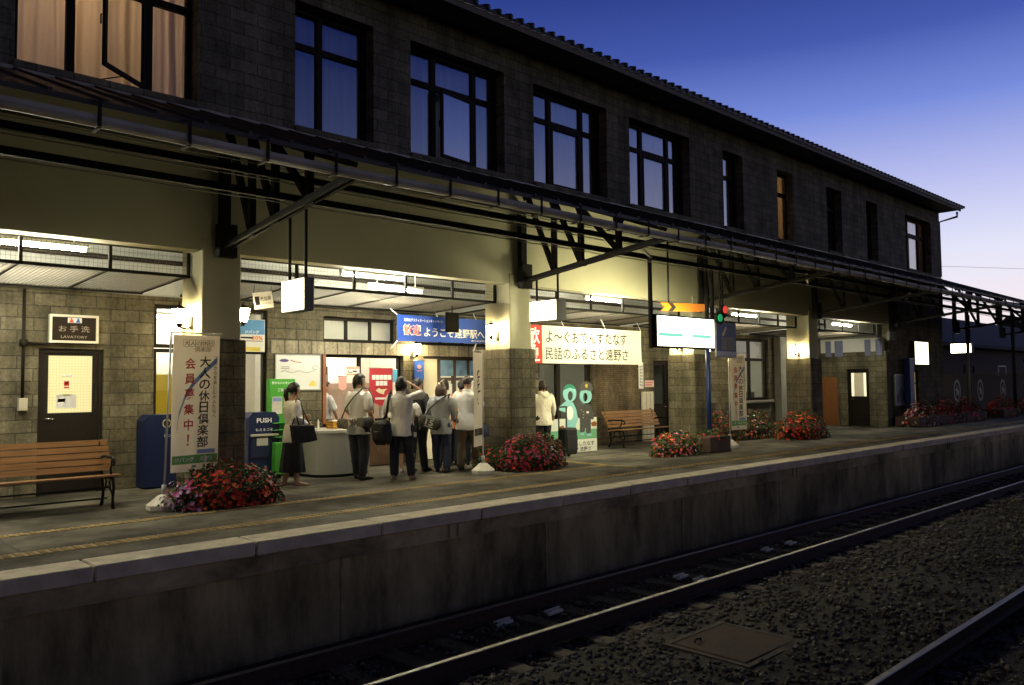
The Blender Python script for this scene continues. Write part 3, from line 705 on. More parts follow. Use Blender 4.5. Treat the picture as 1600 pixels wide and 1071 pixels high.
for x, y, w, lab in ((3.7, 14.2, .12, 'tube lamp inside the toilet room'), (5.7, 14.3, 1.3, 'tube lamp inside the entrance behind the first pillar'), (8.75, 14.1, 2.2, 'tube lamp inside the ticket office'),
                     (11.4, 14.6, 2.4, 'tube lamp inside the waiting room'), (14.6, 15.0, 1.3, 'tube lamp inside the hall behind the cut-out board'), (18.6, 15.2, .06, 'tube lamp behind the narrow door'),
                     (22.7, 15.0, 1.3, 'tube lamp inside the office window'), (25.8, 14.3, .22, 'tube lamp inside the yellow-lit window')):
    tube_lamp((x, y, 2.78), 1.2, lab, w, group='tubes inside the rooms')

# ------------------------------------------------------------------ doors and windows of the ground floor
def frame(mb, x0, x1, z0, z1, y0, y1, w, bottom=True, mi=0):
    mb.box(x0, x0+w, y0, y1, z0, z1, mi); mb.box(x1-w, x1, y0, y1, z0, z1, mi); mb.box(x0+w, x1-w, y0, y1, z1-w, z1, mi)
    if bottom: mb.box(x0+w, x1-w, y0, y1, z0, z0+w, mi)
def frosted(name, col, st):
    if name in MATS: return MATS[name]
    m, t, p = newmat(name); n_, l_ = t.nodes, t.links
    c = n_.new('ShaderNodeTexCoord'); s = n_.new('ShaderNodeSeparateXYZ'); l_.new(c.outputs['Object'], s.inputs[0]); cb = n_.new('ShaderNodeCombineXYZ')
    l_.new(s.outputs['X'], cb.inputs['X']); l_.new(s.outputs['Z'], cb.inputs['Y']); b = n_.new('ShaderNodeTexBrick'); l_.new(cb.outputs[0], b.inputs[0]); b.offset = 0
    b.inputs['Scale'].default_value = 1; b.inputs['Brick Width'].default_value = .042; b.inputs['Row Height'].default_value = .042; b.inputs['Mortar Size'].default_value = .0022
    b.inputs['Color1'].default_value = (*col, 1); b.inputs['Color2'].default_value = (*col, 1); b.inputs['Mortar'].default_value = (*[x*.72 for x in col], 1)
    l_.new(b.outputs['Color'], p.inputs['Emission Color']); p.inputs['Emission Strength'].default_value = st; p.inputs['Base Color'].default_value = (*[x*.2 for x in col], 1); p.inputs['Roughness'].default_value = .25
    MATS[name] = m; return m
def glazed_door(x0, x1, ztop, y, gz0, gz1, pane_mat, gin=.08, handle='l', stickers=()):
    f = MB(BO); frame(f, x0+.003, x1-.003, 0, ztop-.003, y, y+.10, .06, False); d = f.build('door', M_dark, B)
    l = MB(BO); a, b = x0+.065, x1-.065
    l.box(a, a+gin, y+.02, y+.06, .01, ztop-.065); l.box(b-gin, b, y+.02, y+.06, .01, ztop-.065)
    l.box(a+gin, b-gin, y+.02, y+.06, .01, gz0); l.box(a+gin, b-gin, y+.02, y+.06, gz1, ztop-.065); l.build('door_leaf', M_dark, d)
    p = MB(BO); p.box(a+gin, b-gin, y+.035, y+.045, gz0+.001, gz1-.001); p.build('pane', pane_mat, d)
    hx = a+.05 if handle == 'l' else b-.05
    h = MB(BO); h.lathe([(.028, 0), (.03, .006)], (hx, y+.015, gz0-.09), 12); h.tube([(hx, y+.018, gz0-.08), (hx, y-.04, gz0-.08)], .011); h.tube([(hx, y-.04, gz0-.08), (hx+.10*(1 if handle == 'l' else -1), y-.04, gz0-.085)], .011)
    h.build('handle', mat('chrome_handle', (.7, .7, .68), .2, 1, var=.05), d)
    for i, (sx0, sx1, sz0, sz1, mm) in enumerate(stickers):
        s = MB(BO); s.box(sx0, sx1, y+.028, y+.0345, sz0, sz1); s.build('sticker', mm, d)
    return d
M_paper = mat('white_paper', (.74, .74, .72), .7, var=.03); M_yel = mat('yellow_print', (.75, .56, .06), .6, var=.05)
td = glazed_door(3.17, 4.06, 2.15, 13.34, 1.20, 2.05, frosted('frosted_lit_glass', (1.0, .87, .42), .85), stickers=(
    (3.50, 3.64, 1.735, 1.765, M_paper), (3.53, 3.60, 1.60, 1.67, M_red), (3.545, 3.585, 1.63, 1.655, M_wht if False else M_paper), (3.53, 3.60, 1.565, 1.585, M_red), (3.43, 3.70, 1.27, 1.47, M_paper), (3.52, 3.62, 1.455, 1.475, M_yel), (3.45, 3.55, 1.36, 1.41, M_yel)))
def glazed_window(x0, x1, z0, z1, y, cols, trs, name='window', pane=None, fm=None, w=.06):
    f = MB(BO); frame(f, x0+.003, x1-.003, z0+.003, z1-.003, y, y+.08, w)
    xs = [x0+(x1-x0)*c for c in cols]; zs = [z0+(z1-z0)*c for c in trs]
    e = [x0+w]+[q for x in xs for q in (x-w/2, x+w/2)]+[x1-w]
    for x in xs: f.box(x-w/2, x+w/2, y-.003, y+.08, z0+w, z1-w)
    for z in zs:
        for i in range(0, len(e), 2): f.box(e[i], e[i+1], y, y+.08, z-w/2, z+w/2)
    o = f.build(name, fm or M_dark, B)
    ze = [z0+w]+[q for z in zs for q in (z-w/2, z+w/2)]+[z1-w]
    p = MB(BO)
    for i in range(0, len(e), 2):
        for j in range(0, len(ze), 2): p.box(e[i], e[i+1], y+.037, y+.043, ze[j], ze[j+1])
    p.build('pane', pane or M_glass, o); return o
# entrance behind the first pillar
glazed_window(4.80, 6.75, 2.20, 2.90, 13.36, (.27, .52, .8), (), 'transom_window')
e_ = glazed_window(4.80, 6.75, .02, 2.19, 13.36, (.26, .52, .76), (), 'entrance_door')
M_fros = mat('frosted_grey_glass', (.38, .38, .33), .35, var=.12, scale=1.2)
glazed_window(7.86, 9.50, 2.38, 2.86, 13.38, (.33, .66), (), 'transom_window', M_fros)
glazed_window(10.1, 13.1, 2.38, 2.86, 13.38, (.2, .4, .6, .8), (), 'transom_window', M_fros)
# ticket window with low panel under it
tk = glazed_window(7.90, 9.68, .86, 2.15, 13.40, (.46,), (), 'ticket_window', None, None, .05)
s = MB(BO); s.box(7.86, 9.72, 13.18, 13.40, .815, .858); s.build('window_sill', M_dark, tk)
s = MB(BO); s.box(7.90, 9.68, WY-.02, WY-.002, .02, .81); s.build('panel_below', mat('brown_panel', (.10, .055, .03), .6, var=.2), tk)
s = MB(BO); s.box(7.83, 7.90, 13.26, 13.42, .86, 2.15); s.build('wood_jamb', mat('reddish_wood', (.27, .10, .05), .5, var=.2, aniso=(8, 8, 1)), tk)
# station door
sd = glazed_window(10.18, 12.3, 0.0, 2.15, 13.42, (.24, .44, .62, .8), (.78,), 'station_door', None, mat('brown_door_frame', (.06, .035, .022), .5, var=.2), .07)
s = MB(BO); s.box(10.66, 12.2, 13.425, 13.435, 1.74, 2.08); s.build('scenic_panel', None or mat('blue_scenic_print', (.16, .30, .50), .5, var=.9, scale=5), sd)
for x in (10.80, 11.22, 11.62):
    s = MB(BO); s.box(x, x+.26, 13.442, 13.450, 1.10, 1.58); s.build('notice', M_paper, sd)
s = MB(BO); s.box(10.20, 10.62, 13.40, 13.418, .03, 2.1); s.build('cream_door_leaf', M_offw, sd)
# right hall door, narrow door, office windows, end door
glazed_window(13.55, 15.5, 0.0, 2.15, 13.40, (.40,), (.06,), 'hall_door', None, None, .13)
d3 = glazed_door(18.0, 18.75, 2.16, 13.36, .98, 2.04, M_glass, .07, 'r')
glazed_window(19.6, 20.6, .9, 2.7, 13.38, (.5,), (.62,), 'office_window')
ow = glazed_window(22.2, 24.2, .97, 2.92, 13.38, (.48,), (.66,), 'office_window', None, None, .085)
s = MB(BO); s.bbox(22.1, 24.3, 13.16, 13.30, .89, .968, .01); s.build('window_sill', mat('pale_stone_sill', (.34, .31, .25), .8), ow)
glazed_window(25.1, 26.2, .95, 2.92, 13.38, (.55,), (.66,), 'office_window')
s = MB(BO); s.bbox(24.55, 25.02, 13.06, WY-.003, 0, 3.0, .01); s.build('wall_pier', mat('grey_pier', (.30, .29, .25), .8, var=.15), B)
s = MB(BO); s.box(20.75, 22.05, 13.12, WY-.003, 0, .95); s.build('plinth_wall', M_block, B)
MB.turn = True                        # the end wall looks along the platform
ed = glazed_door(-12.38, -11.63, 1.96, 27.93, 1.0, 1.84, M_glass, .05, 'l')
s = MB(BO); s.box(-12.26, -12.17, 27.972, 27.984, 1.02, 1.82); s.box(-11.84, -11.75, 27.972, 27.984, 1.02, 1.82); s.build('lit_edge_strip', emit('lit_edge', (1, .92, .62), .9), ed)
s = MB(BO); s.box(-12.17, -11.84, 27.976, 27.986, 1.02, 1.82); s.build('door_blind', emit('lit_blind', (.55, .46, .27), .5), ed)
s = MB(BO); s.box(-13.25, -12.72, 27.86, 27.896, 0, 1.68); s.build('brown_shutter', mat('orange_brown_board', (.26, .10, .03), .6, var=.15), B)
MB.turn = False
lw_ = glazed_window(30.2, 30.75, .7, 1.9, 11.1, (), (.62,), 'lit_window', emit('amber_pane', (.55, .36, .09), .5))
# wall pipe and switch box by the toilets
pc = thing('conduit_pipe', (2.96, 13.24, 1.27), 'dark conduit pipe with junction box and light switch left of the toilet door', 'conduit')
m = MB((2.96, 13.24, 1.27)); m.tube([(2.96, 13.24, 1.42), (2.96, 13.24, 3.0)], .022); m.build('pipe', M_dark, pc)
m = MB((2.96, 13.24, 1.27)); m.lathe([(.05, -.05), (.055, 0), (.05, .05)], (2.96, 13.24, 2.22), 12); m.tube([(2.96, 13.24, 2.22), (3.28, 13.24, 2.22)], .02); m.build('junction_box', M_dark, pc)
m = MB((2.96, 13.24, 1.27)); m.bbox(2.91, 3.02, 13.2, 13.295, 1.25, 1.43, .006); m.build('switch_plate', mat('beige_plastic', (.5, .45, .35), .5), pc)

# ------------------------------------------------------------------ wall lanterns
LG = emit('lantern_glass', (1.0, .80, .42), LAMP_W, (.9, .85, .7))
def lantern(p, wall, label):
    """p: bulb centre; wall: unit vector from lamp to the wall it hangs on"""
    t = thing('wall_lantern', p, label, 'wall lantern', 'wall lanterns'); p = Vector(p); w = Vector(wall)
    b = MB(p); q = p+w*.17
    b.obox(q+Vector((0, 0, -.10)), w*.012, w.cross(ZA)*.035, ZA*.09)
    b.tube([q+Vector((0, 0, -.14)), q-w*.06+Vector((0, 0, -.19)), p+w*.03+Vector((0, 0, -.17)), p+Vector((0, 0, -.12))], .010, 8); b.build('bracket', M_black, t)
    b = MB(p); b.lathe([(.02, -.17), (.03, -.135), (.055, -.118), (.055, -.107)], p, 12); b.build('cup', M_black, t)
    b = MB(p); b.lathe([(.105, .084), (.085, .108), (.03, .135), (.012, .15), (.014, .17), (.004, .19)], p, 8); b.build('cap', M_black, t)
    b = MB(p); b.lathe([(.055, -.105), (.095, .082)], p, 8, smooth=False); b.build('lantern_glass', LG, t)
    return t
lz = 2.60
lantern((4.43, 11.33, 2.56), (1, 0, 0), 'lit lantern on the left side of the first pillar, above the tall banner')
lantern((5.36, 11.33, 2.62), (-1, 0, 0), 'lit lantern on the right side of the first pillar, left of the smoking sign')
lantern((10.28, 11.33, 2.58), (1, 0, 0), 'lit lantern on the left side of the second pillar, by the blue banner')
lantern((16.32, 11.33, 2.50), (1, 0, 0), 'lit lantern on the third pillar, hidden behind the station name sign')
lantern((17.26, 11.1, 2.40), (-1, 0, 0), 'lit lantern peeking out left of the dark blue panel')
lantern((22.19, 11.33, 2.48), (1, 0, 0), 'lit lantern on the fourth pillar, farthest right')
lantern((9.88, 13.12, 2.29), (0, 1, 0), 'lit lantern on the back wall under the blue banner')

# ------------------------------------------------------------------ signs
FX = Vector((1, 0, 0)); FZ = Vector((0, 0, 1))
def board_with_text(): pass
# toilet sign
t = thing('toilet_sign', (3.61, 13.25, 2.44), 'white-framed dark toilet sign with red and blue figures above the lit door', 'sign')
o = (3.61, 13.25, 2.44)
m = MB(o); m.box(3.32, 3.92, 13.235, 13.297, 2.27, 2.62); m.build('sign_plate', mat('dark_sign_face', (.022, .013, .008), .6, var=.3, spec=.15), t)
m = MB(o); frame(m, 3.285, 3.955, 2.235, 2.655, 13.215, 13.298, .035); m.build('sign_frame', mat('cream_sign_frame', (.80, .74, .62), .45), t)
m = MB(o); m.box(3.53, 3.72, 13.229, 13.2345, 2.535, 2.612); m.build('pictogram_plate', M_paper, t)
def person_icon(mb, x, z, mi=0):
    mb.prism([(-.035, 0), (.035, 0), (.012, .045), (-.012, .045)], (x, 13.226, z), (1, 0, 0), (0, 0, 1), (0, .002, 0), mi)
    mb.prism([(.013*math.cos(a*.785), .013*math.sin(a*.785)+.054) for a in range(8)], (x, 13.226, z), (1, 0, 0), (0, 0, 1), (0, .002, 0), mi)
m = MB(o); person_icon(m, 3.58, 2.54); m.build('woman_figure', mat('red_icon', (.7, .1, .06), .5), t)
m = MB(o); person_icon(m, 3.67, 2.54); m.build('man_figure', mat('blue_icon', (.05, .17, .6), .5), t)
m = MB(o); text(m, 'お 手 洗', (3.62, 13.229, 2.445), FX, FZ, .095, .42); text(m, 'LAVATORY', (3.62, 13.229, 2.325), FX, FZ, .04, .36); m.build('lettering', mat('grey_lettering', (.30, .26, .21), .6), t)
# hanging smoking area sign
o = (5.76, 11.5, 2.87)
t = thing('smoking_sign', o, 'small white smoking-area sign hung aslant right of the first pillar', 'sign')
ax = Vector((.985, -.0, .17)).normalized(); az = ax.cross(Vector((0, 1, 0))) * -1
az = Vector((-ax.z, 0, ax.x))
m = MB(o); m.obox(o, ax*.155, (0, .006, 0), az*.125); m.build('sign_plate', M_paper, t)
m = MB(o); q = Vector(o)-YA*.008; m.obox(q-ax*.10+az*.0, ax*.035, (0, .001, 0), az*.065); text(m, '喫煙所', q+ax*.045+az*.02, ax, az, .06, .17); text(m, 'Smoking', q+ax*.045-az*.05, ax, az, .022, .13); m.build('lettering', M_blk, t)
for g_, x in ((-.14, 5.62), (.14, 5.9)): m = MB(o); m.tube([Vector(o)+ax*g_+az*.12, Vector((x, 11.5, 3.1))], .004); m.build('hanger', M_black, t)
# platform number light boxes
M_lb = emit('light_box_face', (1.0, .93, .62), 15.0, (.8, .8, .75))
def light_box(name, xa, xb, y0, y1, z0, z1, label, ztop, mark=True, rods=None):
    o = ((xa+xb)/2, (y0+y1)/2, z0); t = thing(name, o, label, 'light box sign')
    m = MB(o); m.bbox(xa, xb, y0-.03, y1+.03, z0-.02, z1+.02, .008); m.build('box_case', mat('grey_sign_case', (.16, .16, .14), .5), t)
    m = MB(o); m.box(xa-.012, xa-.002, y0, y1, z0, z1); m.build('light_face', M_lb, t); m = MB(o); m.box(xb+.002, xb+.012, y0, y1, z0, z1); m.build('light_face', M_lb, t)
    if mark: m = MB(o); m.box(xa-.016, xa-.013, y0+.09, y0+.115, z0+.08, z1-.05); m.build('bar_mark', M_blk, t)
    for y in (rods or (y0+.06, y1-.06)): m = MB(o); m.tube([(o[0], y, z1+.02), (o[0], y, ztop)], .02); m.build('hanger', M_black, t)
    return t
light_box('number_sign', 4.93, 5.06, 8.80, 9.32, 2.49, 2.86, 'lit square box sign with a dark bar, hung left by two rods over the platform', 3.82)
light_box('exit_sign', 10.74, 10.99, 10.08, 10.74, 2.73, 3.08, 'blank glowing box sign hung beside the second pillar', 3.58, False)
# station name sign
o = (13.45, 9.2, 2.26)
t = thing('station_name_sign', o, 'large glowing white station name sign with a pale green stripe', 'station sign')
m = MB(o); m.bbox(12.46, 14.44, 9.12, 9.30, 2.22, 2.85, .012); m.build('sign_case', M_black, t)
lf = MB(o); lf.box(12.49, 14.41, 9.108, 9.118, 2.25, 2.82); lf.build('light_face', emit('station_sign_face', (1, .98, .84), 4.0, (.8, .8, .75)), t)
lf = MB(o); lf.box(12.49, 14.41, 9.302, 9.312, 2.25, 2.82); lf.build('light_face', emit('station_sign_back', (1, .93, .56), 48.0, (.8, .8, .75)), t)
m = MB(o); m.box(12.50, 13.30, 9.101, 9.106, 2.435, 2.50); m.box(13.62, 14.28, 9.101, 9.106, 2.435, 2.50); m.build('stripe', emit('green_stripe', (.30, .95, .68), .85), t)
m = MB(o); text(m, 'とおの', (13.44, 9.104, 2.69), FX, FZ, .17, .62); text(m, '遠 野', (13.44, 9.104, 2.565), FX, FZ, .06, .2); text(m, 'Tono', (13.46, 9.104, 2.465), FX, FZ, .05, .2); m.build('lettering', emit('faint_lettering', (.88, .88, .74), 1.0), t)
for x in (12.40, 14.5): m = MB(o); m.box(x-.03, x+.03, 9.17, 9.23, 2.2, 3.95); m.build('hanger', M_black, t)
# orange arrow board
o = (14.3, 9.8, 3.1); t = thing('arrow_board', o, 'orange arrow board with a black chevron above the station name sign', 'arrow board')
m = MB(o); h = .085
m.prism([(-.78, h), (-.55, h), (-.43, 0), (-.55, -h), (-.78, -h), (-.66, 0)], (14.36, 9.8, 3.13), (1, 0, .04), (0, 0, 1), (0, .03, 0)); m.prism([(-.38, h), (.80, h), (.80, -h*.75), (.6, -h), (-.38, -h), (-.26, 0)], (14.36, 9.8, 3.13), (1, 0, .04), (0, 0, 1), (0, .03, 0))
m.build('orange_panel', emit('orange_glow', (.95, .32, .015), .34, (.42, .12, .008)), t)  # unlit board; its brightness is put into the material as glow
m = MB(o); m.prism([(-.55, h), (-.38, h), (-.26, 0), (-.38, -h), (-.55, -h), (-.43, 0)], (14.36, 9.804, 3.13), (1, 0, .04), (0, 0, 1), (0, .02, 0)); m.box(13.72, 15.1, 9.835, 9.86, 3.06, 3.2); m.build('backing', M_black, t)
for x in (13.9, 15.0): m = MB(o); m.tube([(x, 9.85, 3.2), (x, 9.85, 4.6)], .02); m.build('hanger', M_black, t)
# signal with red and green lamps
c = onY(1131, 490, 9.9); o = tuple(c); t = thing('platform_signal', o, 'black two-lamp signal showing red and green right of the station sign', 'signal')
m = MB(o); m.prism([(.15*math.cos(i*.393), .15*math.sin(i*.393)+.05) for i in range(16)], (c.x+.06, c.y+.03, c.z), FX, FZ, (0, .06, 0)); m.prism([(.16*math.cos(i*.393), .16*math.sin(i*.393)-.10) for i in range(16)], (c.x-.08, c.y+.045, c.z), FX, FZ, (0, .05, 0)); m.build('signal_head', M_black, t)
pr = onY(1134, 484, 9.88); pg = onY(1126, 497, 9.88)
def disc(mb, p, r_, dep=.02): mb.prism([(r_*math.cos(i*.393), r_*math.sin(i*.393)) for i in range(16)], p, FX, FZ, (0, dep, 0))
m = MB(o); disc(m, pr, .085); m.build('red_lamp', emit('red_signal', (.75, .05, .03), .8), t)
m = MB(o); disc(m, pg, .085); m.build('green_lamp', emit('green_signal', (.0, .38, .14), .5), t)
m = MB(o); m.tube([(c.x-.02, c.y+.08, c.z), (c.x-.02, c.y+.08, 4.6)], .025); m.build('hanger', M_black, t)
# dark blue panel on pole and the blue pole
o = tuple(onY(1109, 690, 10.45)); o = (o[0], 10.45, 0)
m = MB(o); m.tube([(o[0], 10.45, 0), (o[0], 10.45, 2.75)], .055, 12); m.tube([(o[0], 10.45, 2.751), (o[0], 10.45, 4.7)], .05, 12, 1)
m.lathe([(.11, 0), (.11, .02), (.07, .03)], o, 14)
tag(m.build('blue_pole', [mat('dark_blue_paint', (.012, .03, .13), .4, var=.15), M_black]), 'dark blue steel pole standing behind the planter under the station sign', 'pole')
a, b = onY(1117, 503, 10.3), onY(1150, 560, 10.3); o = ((a.x+b.x)/2, 10.3, b.z)
t = thing('picture_panel', o, 'dark blue picture panel with rounded white edge right of the blue pole', 'panel')
m = MB(o); m.bbox(a.x, b.x, 10.28, 10.33, b.z, a.z, .02); m.build('panel_edge', M_steel, t)
m = MB(o); m.box(a.x+.025, b.x-.025, 10.272, 10.279, b.z+.03, a.z-.025); m.build('picture', mat('navy_print', (.018, .032, .16), .4, var=.3), t)
w_, h_ = b.x-a.x, a.z-b.z
m = MB(o)
m.box(a.x+w_*.24, a.x+w_*.50, 10.266, 10.2715, b.z+h_*.22, b.z+h_*.58); m.box(a.x+w_*.53, a.x+w_*.88, 10.266, 10.2715, b.z+h_*.22, b.z+h_*.58); m.build('grey_block_print', mat('grey_print', (.12, .12, .125), .5), t)
m = MB(o); m.bar((a.x+w_*.30, 10.268, b.z+h_*.62), (a.x+w_*.48, 10.268, b.z+h_*.86), .06, .004, up=(0, 1, 0)); m.build('gold_stick_print', mat('gold_print', (.42, .33, .12), .4), t)
m = MB(o); m.box(a.x+.03, b.x-.03, 10.266, 10.2715, b.z+.035, b.z+h_*.18); m.build('pale_print', mat('pale_violet_print', (.28, .28, .42), .5), t)
m = MB(o); m.tube([(a.x+w_*.5, 10.36, b.z+h_*.5), (a.x+w_*.5, 10.36, 4.5)], .02); m.build('hanger', M_black, t)

# ================================================================== banners, posters and notices
def cloth_sheet(mb, c0, cx, cz, nx=24, nz=10, amp=.02, seed=0, th=.003, top=1.0, mi=0):
    """hanging cloth: c0 lower left corner, cx and cz the edges, soft waves, real thickness"""
    c0, cx, cz = Vector(c0), Vector(cx), Vector(cz); nn = cx.cross(cz).normalized(); vs = []
    def off(u, v): return amp*(math.sin(u*7+seed)+.5*math.sin(u*17+v*5+seed*2))*(1-.55*v)
    for s in (0, 1):
        for i in range(nx+1):
            for j in range(nz+1):
                u, v = i/nx, j/nz; vs.append(c0+cx*u+cz*v+nn*(off(u, v)-s*th))
    k = (nx+1)*(nz+1); w = nz+1; fs = []
    for s in (0, 1):
        for i in range(nx):
            for j in range(nz):
                q = (s*k+i*w+j, s*k+(i+1)*w+j, s*k+(i+1)*w+j+1, s*k+i*w+j+1); fs.append(q if s == 0 else q[::-1])
    mb.add(vs, fs, mi, True); return off, nn
def on_cloth(mb, off, nn, c0, cx, cz, lift=.004):
    """drape lettering already laid in the flat plane of the cloth over its waves"""
    c0, cx, cz = Vector(c0), Vector(cx), Vector(cz)
    for i, v in enumerate(mb.v):
        d = v-c0; u = d.dot(cx)/cx.length_squared; w = d.dot(cz)/cz.length_squared
        mb.v[i] = c0+cx*u+cz*w+nn*(off(u, w)+lift)
# blue welcome banner
c0 = (9.03, 12.6, 2.40); cx = Vector((3.0, 0, 0)); cz = Vector((0, 0, .50))
t = thing('welcome_banner', (10.5, 12.6, 2.4), 'blue cloth banner with red and white welcome lettering above the queue', 'banner')
m = MB((10.5, 12.6, 2.4)); off, nn = cloth_sheet(m, c0, cx, cz, 40, 6, .012, 1); m.build('banner_cloth', mat('blue_banner_cloth', (.014, .075, .46), .6, var=.08, scale=1), t)
def blk(mb, x, z): return Vector((c0[0]+x, 12.6, c0[2]+z))
m = MB((10.5, 12.6, 2.4)); text(m, '北東北デスティネーションキャンペーン', blk(m, .63, .41), FX, FZ, .065, .96, .02)
text(m, '歓迎', blk(m, .345, .22), FX, FZ, .225, .43, .035); text(m, 'ようこそ遠野駅へ', blk(m, 1.42, .19), FX, FZ, .19, 1.58, .016); text(m, '東日本旅客鉄道', blk(m, 2.1, .05), FX, FZ, .04, .5, .01)
on_cloth(m, off, nn, c0, cx, cz); m.build('white_lettering', M_wht, t)
m = MB((10.5, 12.6, 2.4)); text(m, '歓迎', blk(m, .345, .22), FX, FZ, .195, .395, .012); on_cloth(m, off, nn, c0, cx, cz, .007); m.build('red_lettering', mat('orange_red_ink', (.80, .10, .03), .6, var=0), t)
m = MB((10.5, 12.6, 2.4))
for x, z in ((0, 0), (0, .5), (.97, .5), (1.98, .5), (1.98, 0)):
    p = blk(m, x, z); m.tube([p, p+Vector((-.09 if x == 0 else .02, .1, .12 if z else -.16))], .012, 6)
m.build('tie_cord', M_wht, t)
# dark hanging plate in front of the banner (seen edge-on box)
a, b = onY(697, 488, 12.3), onY(716, 520, 12.3); o = ((a.x+b.x)/2, 12.3, b.z)
t = thing('dark_monitor', o, 'small dark square plate hung in front of the blue banner', 'plate')
m = MB(o); m.bbox(a.x, b.x, 12.27, 12.33, b.z, a.z, .006); m.build('plate', mat('dark_grey_plate', (.008, .008, .007), .9, spec=.05), t)
m = MB(o); m.tube([((a.x+b.x)/2, 12.3, a.z), ((a.x+b.x)/2, 12.3, 3.1)], .012); m.build('hanger', M_black, t)
# white cloth banner
c0 = (11.62, 11.9, 1.99); cx = Vector((4.02, 0, 0)); cz = Vector((0, 0, .80))
t = thing('cloth_banner', (13.6, 11.9, 2.0), 'white cloth banner with black brush lettering and a red end, right of the second pillar', 'banner')
m = MB((13.6, 11.9, 2.0)); off, nn = cloth_sheet(m, c0, cx, cz, 50, 8, .010, 2); m.build('banner_cloth', mat('cream_banner_cloth', (.72, .69, .60), .75, var=.06, scale=1.2), t)
m = MB((13.6, 11.9, 2.0)); x0, z0 = c0[0], c0[2]
nseg = 10
for i in range(nseg): m.quad((x0+.02, 11.9, z0+.8*i/nseg), (x0+.62, 11.9, z0+.8*i/nseg), (x0+.62, 11.9, z0+.8*(i+1)/nseg), (x0+.02, 11.9, z0+.8*(i+1)/nseg))
on_cloth(m, off, nn, c0, cx, cz, .003); m.build('red_end', mat('banner_red', (.62, .03, .015), .7, var=.05), t)
m = MB((13.6, 11.9, 2.0)); text(m, '歓', (x0+.36, 11.9, z0+.58), FX, FZ, .33, .38, .014); text(m, '迎', (x0+.36, 11.9, z0+.21), FX, FZ, .33, .38, .014); on_cloth(m, off, nn, c0, cx, cz, .006); m.build('white_lettering', M_wht, t)
m = MB((13.6, 11.9, 2.0)); text(m, 'よ〜ぐおでんすたなす', (x0+2.10, 11.9, z0+.575), FX, FZ, .27, 2.72, .006); text(m, '民話のふるさと遠野さ', (x0+2.10, 11.9, z0+.215), FX, FZ, .27, 2.78, .006); on_cloth(m, off, nn, c0, cx, cz, .006); m.build('black_lettering', M_blk, t)
m = MB((13.6, 11.9, 2.0))
for dx, dz in ((0, .8), (1.3, .8), (2.7, .8), (4.02, .8), (0, 0), (4.02, 0)):
    p = Vector((x0+dx, 11.9, z0+dz)); m.tube([p, p+Vector((0, .12, .22 if dz else -.1))], .006, 5)
m.build('tie_cord', M_wht, t)

